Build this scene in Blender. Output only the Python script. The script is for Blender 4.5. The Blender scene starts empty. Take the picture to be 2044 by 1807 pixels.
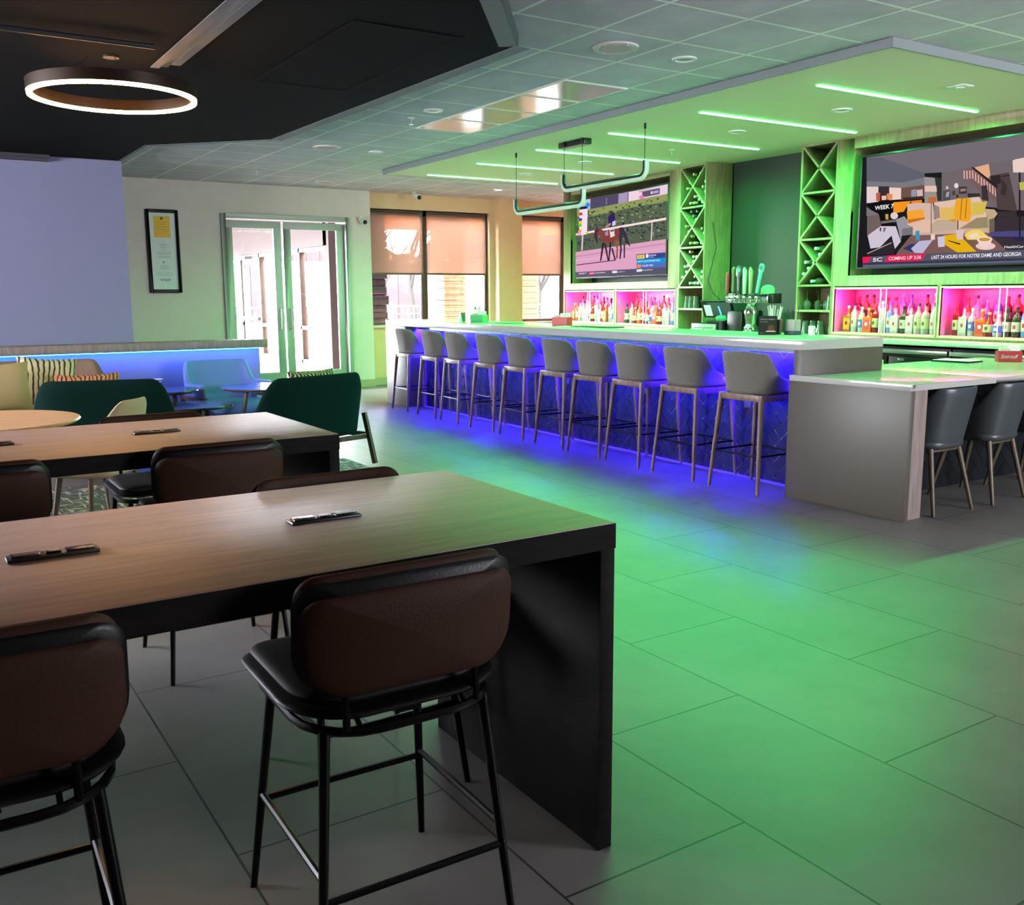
import bpy, bmesh, math, random
from mathutils import Vector, Matrix

# ------------------------------------------------------------------ camera
CAM_H = 1.45
YAW, PITCH, ROLL, FPX = 0.571380942, -0.164295726, -0.00612647056, 1903.54037
def _cam():
    f = Vector((math.sin(YAW) * math.cos(PITCH), math.cos(YAW) * math.cos(PITCH), math.sin(PITCH)))
    r = Vector((math.cos(YAW), -math.sin(YAW), 0)); u = r.cross(f)
    r2 = r * math.cos(ROLL) + u * math.sin(ROLL); u2 = -r * math.sin(ROLL) + u * math.cos(ROLL)
    c = bpy.data.cameras.new('camera'); o = bpy.data.objects.new('camera', c)
    bpy.context.scene.collection.objects.link(o)
    m = Matrix((r2, u2, -f)).transposed().to_4x4(); m.translation = Vector((0, 0, CAM_H))
    o.matrix_world = m
    c.sensor_fit = 'HORIZONTAL'; c.sensor_width = 36; c.lens = 36 * FPX / 2044
    c.clip_start = .05; c.clip_end = 300
    bpy.context.scene.camera = o
_cam()
SC = bpy.context.scene
SC.view_settings.view_transform = 'Standard'; SC.view_settings.look = 'None'
SC.view_settings.gamma = 1; SC.view_settings.use_curve_mapping = False
SC.view_settings.exposure = 0.0
SC.cycles.max_bounces = 7; SC.cycles.diffuse_bounces = 4; SC.cycles.glossy_bounces = 3
SC.cycles.transmission_bounces = 4; SC.cycles.transparent_max_bounces = 10
SC.cycles.sample_clamp_indirect = 6.0; SC.cycles.caustics_reflective = False; SC.cycles.caustics_refractive = False
# ------------------------------------------------------------------ light
W = bpy.data.worlds.new('daylight'); SC.world = W; W.use_nodes = True
WB = W.node_tree.nodes['Background']; WB.inputs[0].default_value = (.9, .93, 1, 1)
# overcast sky, much brighter on the side beyond the far windows
SKY_SIDE, SKY_FAR = 42.0, 170.0
_tc = W.node_tree.nodes.new('ShaderNodeTexCoord'); _sp = W.node_tree.nodes.new('ShaderNodeSeparateXYZ'); _mr = W.node_tree.nodes.new('ShaderNodeMapRange')
_mr.interpolation_type = 'SMOOTHSTEP'; _mr.inputs[1].default_value = .1; _mr.inputs[2].default_value = .9; _mr.inputs[3].default_value = SKY_SIDE; _mr.inputs[4].default_value = SKY_FAR
W.node_tree.links.new(_tc.outputs['Generated'], _sp.inputs[0]); W.node_tree.links.new(_sp.outputs['Y'], _mr.inputs[0]); W.node_tree.links.new(_mr.outputs[0], WB.inputs[1])
LED_GREEN = 30.0; LED_GREEN_W = 116.0; LED_BLUE = 1700.0; LED_LEDGE = 75.0; LED_PINK = 180.0; RING = 95.0
COL_GREEN = (.075, 1.0, .23); COL_BLUE = (.03, .01, 1.0); COL_LEDGE = (.01, .13, 1.0); COL_PINK = (1.0, .010, .32)
def sun():
    l = bpy.data.lights.new('sun', 'SUN'); l.energy = 5.0; l.color = (1, .8, .55); l.angle = .02
    o = bpy.data.objects.new('sun', l); SC.collection.objects.link(o)
    o.rotation_euler = Vector((.55, .62, -.55)).to_track_quat('-Z', 'Y').to_euler()
sun()
def room_lamp(name, loc, size, power, col, rot=(0, 0, 0)):
    l = bpy.data.lights.new(name, 'AREA'); l.shape = 'RECTANGLE'; l.size, l.size_y = size; l.energy = power; l.color = col
    o = bpy.data.objects.new(name, l); SC.collection.objects.link(o); o.location = loc; o.rotation_euler = rot; return o
# daylight portals in the openings of the far wall
def portal(x, z, w, h, y):
    o = room_lamp('window_portal', (x, y, z), (w, h), 1, (1, 1, 1), (-math.pi / 2, 0, 0)); o.data.cycles.is_portal = True
portal(5.1, 1.3, 1.9, 2.5, 14.35); portal(7.6, 1.9, 2.3, 1.8, 14.6); portal(10.1, 1.9, 1.6, 1.8, 14.6)

_p = room_lamp('window_portal', (7.5, -3.2, 1.9), (4.0, 1.6), 1, (1, 1, 1), (math.pi / 2, 0, 0)); _p.data.cycles.is_portal = True  # portal for the added window behind the camera
_p = room_lamp('window_portal', (-4.2, 8.1, 2.15), (4.9, 1.3), 1, (1, 1, 1), (0, -math.pi / 2, 0)); _p.data.cycles.is_portal = True  # portal for the added left wall window
# ------------------------------------------------------------------ helpers
COL = SC.collection
def lin(c):
    if isinstance(c, str): c = tuple(int(c[i:i + 2], 16) for i in (0, 2, 4))
    return tuple(((v / 255) / 12.92 if v / 255 <= .04045 else ((v / 255 + .055) / 1.055) ** 2.4) for v in c) + (1,)
MATS = {}
def mat(name, col, rough=.5, metal=0, bump=0, bscale=40, var=0, vscale=6, spec=.5, trans=0, emit=None, est=0, coat=0, stretch=None, ior=1.45, sheen=0, alpha=1):
    if name in MATS: return MATS[name]
    m = bpy.data.materials.new(name); m.use_nodes = True; nt = m.node_tree; N = nt.nodes; L = nt.links
    b = N['Principled BSDF']; c = lin(col)
    b.inputs['Base Color'].default_value = c; b.inputs['Roughness'].default_value = rough
    b.inputs['Metallic'].default_value = metal; b.inputs['Specular IOR Level'].default_value = spec
    b.inputs['Transmission Weight'].default_value = trans; b.inputs['Coat Weight'].default_value = coat
    b.inputs['IOR'].default_value = ior; b.inputs['Sheen Weight'].default_value = sheen; b.inputs['Alpha'].default_value = alpha
    if emit: b.inputs['Emission Color'].default_value = lin(emit) if not isinstance(emit[0], float) else (*emit, 1); b.inputs['Emission Strength'].default_value = est
    if var or bump:
        tc = N.new('ShaderNodeTexCoord'); mp = N.new('ShaderNodeMapping'); L.new(tc.outputs['Object'], mp.inputs[0])
        if stretch: mp.inputs['Scale'].default_value = stretch
    if var:
        n = N.new('ShaderNodeTexNoise'); n.inputs['Scale'].default_value = vscale; n.inputs['Detail'].default_value = 6; L.new(mp.outputs[0], n.inputs[0])
        r = N.new('ShaderNodeValToRGB'); r.color_ramp.elements[0].position = .3; r.color_ramp.elements[1].position = .7
        r.color_ramp.elements[0].color = tuple(v * (1 - var) for v in c[:3]) + (1,); r.color_ramp.elements[1].color = tuple(min(1, v * (1 + var)) for v in c[:3]) + (1,)
        L.new(n.outputs[0], r.inputs[0]); L.new(r.outputs[0], b.inputs['Base Color'])
    if bump:
        n = N.new('ShaderNodeTexNoise'); n.inputs['Scale'].default_value = bscale; n.inputs['Detail'].default_value = 4; L.new(mp.outputs[0], n.inputs[0])
        k = N.new('ShaderNodeBump'); k.inputs['Strength'].default_value = bump; k.inputs['Distance'].default_value = .01
        L.new(n.outputs[0], k.inputs['Height']); L.new(k.outputs[0], b.inputs['Normal'])
    MATS[name] = m; return m
def emat(name, col, strength):
    if name in MATS: return MATS[name]
    m = bpy.data.materials.new(name); m.use_nodes = True; nt = m.node_tree; nt.nodes.clear()
    e = nt.nodes.new('ShaderNodeEmission'); o = nt.nodes.new('ShaderNodeOutputMaterial')
    e.inputs[0].default_value = (*col, 1); e.inputs[1].default_value = strength; nt.links.new(e.outputs[0], o.inputs[0]); MATS[name] = m; return m

class G:
    def __init__(s): s.v = []; s.f = []; s.c = []
    def add(s, vs, fs):
        o = len(s.v); s.v += [tuple(p) for p in vs]; s.f += [tuple(i + o for i in f) for f in fs]; return s
    def box(s, x0, x1, y0, y1, z0, z1):
        return s.add([(x0, y0, z0), (x1, y0, z0), (x1, y1, z0), (x0, y1, z0), (x0, y0, z1), (x1, y0, z1), (x1, y1, z1), (x0, y1, z1)],
                     [(3, 2, 1, 0), (4, 5, 6, 7), (0, 1, 5, 4), (1, 2, 6, 5), (2, 3, 7, 6), (3, 0, 4, 7)])
    def cbox(s, c, d, M=None):
        vs = [Vector((sx * d[0] / 2, sy * d[1] / 2, sz * d[2] / 2)) for sz in (-1, 1) for sx, sy in ((-1, -1), (1, -1), (1, 1), (-1, 1))]
        if M: vs = [M @ v for v in vs]
        return s.add([v + Vector(c) for v in vs], [(3, 2, 1, 0), (4, 5, 6, 7), (0, 1, 5, 4), (1, 2, 6, 5), (2, 3, 7, 6), (3, 0, 4, 7)])
    def beam(s, a, b, w, h, up=(0, 0, 1)):
        a, b = Vector(a), Vector(b); d = (b - a).normalized(); u = Vector(up)
        if abs(d.dot(u)) > .99: u = Vector((1, 0, 0))
        r = d.cross(u).normalized(); u = r.cross(d)
        vs = [p + r * sx * w / 2 + u * sy * h / 2 for p in (a, b) for sx, sy in ((-1, -1), (1, -1), (1, 1), (-1, 1))]
        return s.add(vs, [(0, 1, 2, 3), (7, 6, 5, 4), (0, 4, 5, 1), (1, 5, 6, 2), (2, 6, 7, 3), (3, 7, 4, 0)])
    def prism(s, pts, vec):
        n = len(pts); v = Vector(vec); P = [Vector(p) for p in pts]
        return s.add(P + [p + v for p in P], [tuple(range(n))[::-1], tuple(range(n, 2 * n))] + [(i, (i + 1) % n, n + (i + 1) % n, n + i) for i in range(n)])
    def lathe(s, prof, n=20, c=(0, 0, 0), M=None):
        vs = []; fs = []
        for r, z in prof:
            for i in range(n):
                a = 2 * math.pi * i / n; vs.append(Vector((r * math.cos(a), r * math.sin(a), z)))
        if M: vs = [M @ v for v in vs]
        vs = [v + Vector(c) for v in vs]; m = len(prof)
        for j in range(m - 1):
            for i in range(n): fs.append((j * n + i, j * n + (i + 1) % n, (j + 1) * n + (i + 1) % n, (j + 1) * n + i))
        fs += [tuple(range(n))[::-1], tuple(range((m - 1) * n, m * n))]
        return s.add(vs, fs)
    def tube(s, path, r, n=8, closed=False, sq=False):
        P = [Vector(p) for p in path]; m = len(P)
        R = r if isinstance(r, (list, tuple)) else [r] * m
        T = []
        for i in range(m):
            a = P[i - 1] if (i > 0 or closed) else P[i]; b = P[(i + 1) % m] if (i < m - 1 or closed) else P[i]
            T.append((b - a).normalized())
        u = Vector((0, 0, 1)) if abs(T[0].z) < .9 else Vector((1, 0, 0)); vs = []
        for i in range(m):
            w = T[i].cross(u)
            if w.length < 1e-5: w = T[i].cross(Vector((.3, 1, .2)))
            w.normalize(); u = w.cross(T[i]).normalized()
            for k in range(n):
                a = 2 * math.pi * (k + .5) / n; vs.append(P[i] + (w * math.cos(a) + u * math.sin(a)) * R[i])
        fs = []; mm = m if closed else m - 1
        for i in range(mm):
            j = (i + 1) % m
            for k in range(n): fs.append((i * n + k, i * n + (k + 1) % n, j * n + (k + 1) % n, j * n + k))
        if not closed: fs += [tuple(range(n))[::-1], tuple(range((m - 1) * n, m * n))]
        return s.add(vs, fs)
    def sphere(s, c, r, n=12, sc=(1, 1, 1)):
        prof = [(max(1e-4, math.sin(math.pi * i / n)) * r, -math.cos(math.pi * i / n) * r) for i in range(n + 1)]
        return s.lathe(prof, n + 4, c, Matrix.Diagonal(Vector(sc)))
    def shell(s, fn, nu, nv, th):
        """closed thick sheet: fn(u,v) outer point, thickness inward along the surface normal"""
        g = [[Vector(fn(i / nu, j / nv)) for j in range(nv + 1)] for i in range(nu + 1)]
        vs = []; idx = lambda i, j, k: (i * (nv + 1) + j) * 2 + k
        for i in range(nu + 1):
            for j in range(nv + 1):
                du = g[min(i + 1, nu)][j] - g[max(i - 1, 0)][j]; dv = g[i][min(j + 1, nv)] - g[i][max(j - 1, 0)]
                nr = du.cross(dv).normalized(); e = 1 if (0 < j < nv and 0 < i < nu) else .45
                vs += [g[i][j] + nr * (0 if e == 1 else -th * .25), g[i][j] - nr * th * (e if e == 1 else .75)]
        fs = []
        for i in range(nu):
            for j in range(nv):
                fs.append((idx(i, j, 0), idx(i + 1, j, 0), idx(i + 1, j + 1, 0), idx(i, j + 1, 0)))
                fs.append((idx(i, j, 1), idx(i, j + 1, 1), idx(i + 1, j + 1, 1), idx(i + 1, j, 1)))
        for i in range(nu):
            fs.append((idx(i, 0, 0), idx(i, 0, 1), idx(i + 1, 0, 1), idx(i + 1, 0, 0)))
            fs.append((idx(i, nv, 0), idx(i + 1, nv, 0), idx(i + 1, nv, 1), idx(i, nv, 1)))
        for j in range(nv):
            fs.append((idx(0, j, 0), idx(0, j + 1, 0), idx(0, j + 1, 1), idx(0, j, 1)))
            fs.append((idx(nu, j, 0), idx(nu, j, 1), idx(nu, j + 1, 1), idx(nu, j + 1, 0)))
        return s.add(vs, fs)
    def plate(s, outline, th, M, k=5):
        """cushion-like plate: outline (u,v), M(u,v,n)->xyz"""
        cu = sum(p[0] for p in outline) / len(outline); cv = sum(p[1] for p in outline) / len(outline); n = len(outline)
        S = [.02, .35, .65, .85, .94, .985, 1.0]; rings = []
        for side in (1, -1):
            for q in (S if side == 1 else S[::-1][1:]):
                h = side * th / 2 * math.sqrt(max(0, 1 - q ** (2 * k)))
                rings.append([Vector(M(cu + (u - cu) * q, cv + (v - cv) * q, h)) for u, v in outline])
        vs = [p for r in rings for p in r]; fs = []
        for j in range(len(rings) - 1):
            for i in range(n): fs.append((j * n + i, j * n + (i + 1) % n, (j + 1) * n + (i + 1) % n, (j + 1) * n + i))
        fs += [tuple(range(n))[::-1], tuple(range((len(rings) - 1) * n, len(rings) * n))]
        return s.add(vs, fs)
    def pillow(s, w, h, t, M):
        n = 12; out = []
        for side in (1, -1):
            g = []
            for i in range(n + 1):
                for j in range(n + 1):
                    u = -1 + 2 * i / n; v = -1 + 2 * j / n
                    e = (max(0, 1 - u ** 4) * max(0, 1 - v ** 4)) ** .5
                    px = w / 2 * u * (1 - .09 * (1 - v * v) * abs(u) ** 2); py = h / 2 * v * (1 - .09 * (1 - u * u) * abs(v) ** 2)
                    g.append(Vector(M(px, py, side * t / 2 * e)))
            fs = [(i * (n + 1) + j, (i + 1) * (n + 1) + j, (i + 1) * (n + 1) + j + 1, i * (n + 1) + j + 1) for i in range(n) for j in range(n)]
            s.add(g, fs if side == 1 else [f[::-1] for f in fs])
        return s
    def build(s, name, m, parent=None, bevel=0, seg=2, smooth=True, loc=None, rot=None, angle=40, colors=None):
        me = bpy.data.meshes.new(name); me.from_pydata(s.v, [], s.f)
        bm = bmesh.new(); bm.from_mesh(me)
        bmesh.ops.remove_doubles(bm, verts=bm.verts, dist=1e-5)
        bmesh.ops.recalc_face_normals(bm, faces=bm.faces)
        if bevel:
            ed = [e for e in bm.edges if len(e.link_faces) == 2 and e.calc_face_angle(0) > math.radians(30)]
            bmesh.ops.bevel(bm, geom=ed, offset=bevel, segments=seg, profile=.5, affect='EDGES', clamp_overlap=True)
        bm.to_mesh(me); bm.free()
        if smooth:
            me.polygons.foreach_set('use_smooth', [True] * len(me.polygons)); me.set_sharp_from_angle(angle=math.radians(angle))
        if m: me.materials.append(m)
        o = bpy.data.objects.new(name, me); COL.objects.link(o)
        if parent: o.parent = parent
        if loc: o.location = loc
        if rot is not None: o.rotation_euler = (0, 0, rot) if not isinstance(rot, tuple) else rot
        return o
def thing(name, label, cat, loc=(0, 0, 0), rz=0, group=None):
    o = bpy.data.objects.new(name, None); COL.objects.link(o); o.empty_display_size = .1
    o.location = loc; o.rotation_euler = (0, 0, rz); return tag(o, label, cat, group)
def tag(o, label=None, cat=None, group=None, kind=None):
    if label: o['label'] = label
    if cat: o['category'] = cat
    if group: o['group'] = group
    if kind: o['kind'] = kind
    return o
def struct(g, name, m, **k): return tag(g.build(name, m, **k), kind='structure')
def lab(o, t): o['label'] = t; return o
def children(o): return [c for c in ALL_CH.get(o.name, [])]
def kids(o): return [c for c in bpy.data.objects if c.parent == o]
def copy_thing(o, label, loc, rz=0, group=None, tree=None):
    def cp(a, par):
        c = a.copy(); COL.objects.link(c)
        if par: c.parent = par
        for ch in (tree or {}).get(a.name, []): cp(ch, c)
        return c
    c = cp(o, None); c.location = loc
    c.rotation_euler = (0, 0, rz) if not isinstance(rz, tuple) else rz
    c['label'] = label
    if group: c['group'] = group
    return c
def tree_of(o):
    t = {}
    for c in bpy.data.objects:
        if c.parent: t.setdefault(c.parent.name, []).append(c)
    return t
def text_into(g, txt, M, height, width=None, depth=.0006, shear=0, align='LEFT', bold=0):
    """adds flat lettering to G; M(u,v,n)->xyz, u along the line, v up"""
    cu = bpy.data.curves.new('lettering', 'FONT'); cu.body = txt; cu.size = 1; cu.shear = shear; cu.offset = bold
    ob = bpy.data.objects.new('lettering', cu); COL.objects.link(ob)
    dg = bpy.context.evaluated_depsgraph_get(); me = ob.evaluated_get(dg).to_mesh()
    vs = [v.co.copy() for v in me.vertices]; fs = [tuple(p.vertices) for p in me.polygons]
    ob.evaluated_get(dg).to_mesh_clear(); bpy.data.objects.remove(ob); bpy.data.curves.remove(cu)
    if not vs: return g
    x0 = min(v.x for v in vs); x1 = max(v.x for v in vs); k = height / .72; kx = k if width is None else width / (x1 - x0)
    off = -(x1 - x0) / 2 if align == 'CENTER' else 0
    g.add([M((v.x - x0 + off) * kx, v.y * k, depth) for v in vs], fs); return g
def rr(w, h, rt, rb, n=6, cx=0, cz=0):
    P = []
    for sx, sy, r, a0 in ((1, 1, rt, 0), (-1, 1, rt, 90), (-1, -1, rb, 180), (1, -1, rb, 270)):
        for i in range(n + 1):
            a = math.radians(a0 + 90 * i / n); P.append((cx + sx * (w / 2 - r) + r * math.cos(a), cz + sy * (h / 2 - r) + r * math.sin(a)))
    return P
TV2P=[[[24,995,873,998,881,816,702,804,457,780,366,790,240,886],[116,108,116]],[[24,995,105,978,240,886,366,790,367,755,248,704,34,732],[98,98,110]],[[32,781,246,733,367,755,370,683,239,676,34,721],[122,120,128]],[[34,732,105,720,110,578,39,584],[228,208,208]],[[104,724,169,713,173,609,123,617],[58,48,50]],[[170,702,239,687,242,588,174,591],[238,208,192]],[[239,687,365,691,370,569,243,580],[112,82,72]],[[297,659,325,662,328,582,300,583],[150,150,165]],[[93,666,117,666,119,591,97,594],[190,95,70]],[[128,635,155,634,157,597,129,597],[240,190,170]],[[157,652,192,640,191,592,162,596],[225,140,90]],[[327,654,360,656,365,577,333,578],[210,180,185]],[[252,601,365,598,368,568,252,577],[60,45,42]],[[365,759,459,731,467,526,374,540],[152,147,142]],[[422,745,460,730,467,540,445,543],[50,52,48]],[[370,683,434,672,439,622,373,633],[225,195,180]],[[393,583,438,581,440,530,396,535],[190,110,60]],[[458,780,702,804,881,823,901,399,701,459,467,540],[112,102,107]],[[620,787,694,803,706,707,691,683],[228,172,132]],[[561,774,616,788,743,607,748,486,671,565],[120,92,92]],[[570,776,577,769,580,699,574,710],[228,178,165]],[[584,773,591,767,595,696,588,708],[228,178,165]],[[599,771,606,764,609,694,603,705],[228,178,165]],[[613,768,620,761,624,691,617,703],[228,178,165]],[[629,747,635,741,639,671,632,682],[228,178,165]],[[644,727,650,720,654,651,647,662],[228,178,165]],[[659,707,665,700,669,631,662,642],[228,178,165]],[[673,686,680,680,684,611,677,622],[228,178,165]],[[688,666,695,660,699,591,692,602],[228,178,165]],[[703,646,709,640,713,571,707,582],[228,178,165]],[[718,626,724,620,728,551,721,562],[228,178,165]],[[732,607,739,600,743,531,736,542],[228,178,165]],[[706,707,793,717,847,406,751,432,735,608],[78,65,66]],[[609,792,620,792,744,620,741,600],[38,33,33]],[[666,633,693,635,707,505,673,524],[58,50,52]],[[706,707,754,704,761,644,734,622,708,666],[48,42,42]],[[764,670,790,612,786,533,761,551],[62,48,50]],[[799,690,759,687,758,693,797,696],[30,25,25]],[[551,654,550,645,548,638,544,634,540,633,535,635,531,641,528,649,527,658,528,667,530,674,534,678,538,679,543,676,547,671,549,663],[190,186,188]],[[548,654,547,648,546,642,543,639,540,638,536,640,533,644,531,650,530,657,531,664,532,670,535,673,538,674,542,672,545,668,547,661],[225,220,220]],[[553,644,593,640,595,583,556,586],[72,50,50]],[[561,627,589,625,590,605,562,602],[150,125,115]],[[520,616,535,615,536,580,521,581],[75,62,62]],[[542,581,553,582,555,555,543,555],[60,50,50]],[[470,624,509,625,514,519,474,525],[85,80,85]],[[485,636,490,666,501,639],[225,210,200]],[[490,607,505,615,503,570,488,569],[170,165,170]],[[599,583,663,573,665,525,606,527],[55,48,50]],[[41,580,104,586,375,572,376,546,200,542,202,490,162,391,132,395,113,480,71,515],[18,16,18]],[[40,550,71,515,113,480,119,456,43,466],[120,115,122]],[[199,568,301,565,274,510,257,461,203,476],[242,150,30]],[[303,566,361,566,362,541,301,546],[232,130,30]],[[208,471,280,480,282,436,211,408],[30,25,28]],[[131,410,220,414,221,392,137,387],[120,110,105]],[[137,387,211,393,222,355,138,356],[20,20,22]],[[156,470,174,468,176,420,160,421],[210,160,50]],[[231,446,230,434,225,425,219,419,210,418,202,421,194,429,189,439,187,452,188,463,192,473,199,479,208,480,216,477,224,469,229,458],[225,205,205]],[[753,415,839,407,849,363,755,374],[60,48,50]],[[753,371,903,359,916,83,806,97,711,234],[58,48,56]],[[710,254,908,251,910,198,732,218],[78,72,128]],[[280,542,329,546,422,529,435,389,289,369],[216,182,167]],[[427,532,541,543,631,547,660,546,676,503,704,384,446,384],[226,192,177]],[[427,518,457,492,466,399,432,393],[148,134,125]],[[270,372,419,391,704,384,719,287,565,286,423,276,322,264],[226,187,167]],[[446,384,553,378,563,290,426,275,423,347],[190,170,150]],[[569,296,655,376,706,377,719,287],[152,137,105]],[[321,282,718,291,720,246,567,244,328,234],[206,172,156]],[[220,414,267,438,289,399,287,362,321,337,321,275,260,270,256,226,235,339],[150,148,156]],[[257,329,319,337,322,272,262,268],[118,116,122]],[[685,447,738,433,755,398,742,366,746,257,720,246,706,384],[192,168,133]],[[716,355,742,366,746,257,722,246],[110,98,85]],[[280,480,369,486,384,402,291,373],[242,165,50]],[[290,406,384,413,384,401,293,371],[205,110,25]],[[462,485,535,482,545,369,468,392],[226,184,95]],[[624,504,701,503,687,400,629,397],[212,188,85]],[[545,550,618,542,627,393,616,347,557,367,538,404,537,481],[236,166,40]],[[571,546,576,545,574,372,570,373],[170,105,20]],[[595,542,599,543,600,383,595,377],[170,105,20]],[[509,373,548,386,549,351],[215,150,40]],[[411,534,415,534,426,275,421,276],[110,90,85]],[[557,367,562,367,566,290,561,290],[60,40,35]],[[241,127,312,265,710,251,810,100,591,95,232,94],[122,92,84]],[[488,248,566,255,667,97,569,99,495,176],[228,176,20]],[[269,154,315,191,376,193,337,113],[50,55,112]],[[317,151,361,213,435,217,384,106,337,113],[188,183,212]],[[512,203,521,204,581,173,579,162],[40,30,35]],[[459,240,497,241,500,153,466,152],[205,196,220]],[[552,284,593,285,594,207,563,206],[216,192,192]],[[597,245,638,282,676,278,722,212,663,197,616,201],[242,212,90]],[[619,236,660,259,674,230,637,203],[238,215,210]],[[757,138,754,126,744,117,729,111,710,110,691,114,675,122,664,133,659,146,663,157,673,167,689,172,707,173,726,169,742,161,753,150],[236,200,196]],[[662,200,739,200,731,150,711,128,686,140],[240,208,202]],[[738,196,736,188,728,181,716,178,702,177,688,180,675,186,667,194,664,202,666,211,674,217,686,221,700,221,714,218,727,212,735,204],[246,220,216]],[[730,194,728,188,722,184,713,181,702,181,691,183,681,187,675,193,672,199,674,205,680,209,690,211,701,211,712,209,721,205,728,200],[196,150,60]],[[335,301,358,304,362,224,343,218],[62,150,190]],[[422,261,444,266,446,216,424,218],[238,205,195]],[[48,465,119,471,138,364,54,289],[112,97,92]],[[61,128,207,245,224,109,62,105],[46,40,46]],[[57,289,133,365,222,355,257,218,225,154,201,275,135,176,79,169],[206,196,212]],[[128,350,138,353,137,319,129,320],[70,60,80]],[[151,348,166,350,157,309,151,310],[110,90,90]],[[61,128,203,215,204,208,61,120],[190,180,160]],[[807,806,820,813,881,820,887,699,814,712],[232,206,196]],[[840,708,848,707,872,195,865,192],[34,28,32]],[[846,629,875,630,878,565,851,569],[190,185,90]],[[839,198,910,201,912,168,846,171],[40,38,75]],[[33,95,242,100,915,99,919,3,38,4],[84,84,104]],[[37,41,918,35,919,3,38,21],[58,58,74]],[[38,21,919,13,920,-10,40,-1],[96,102,130]],[[33,93,90,95,68,41,36,40],[240,30,80]],[[188,100,401,99,379,42,167,41],[236,26,86]]]
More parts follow.
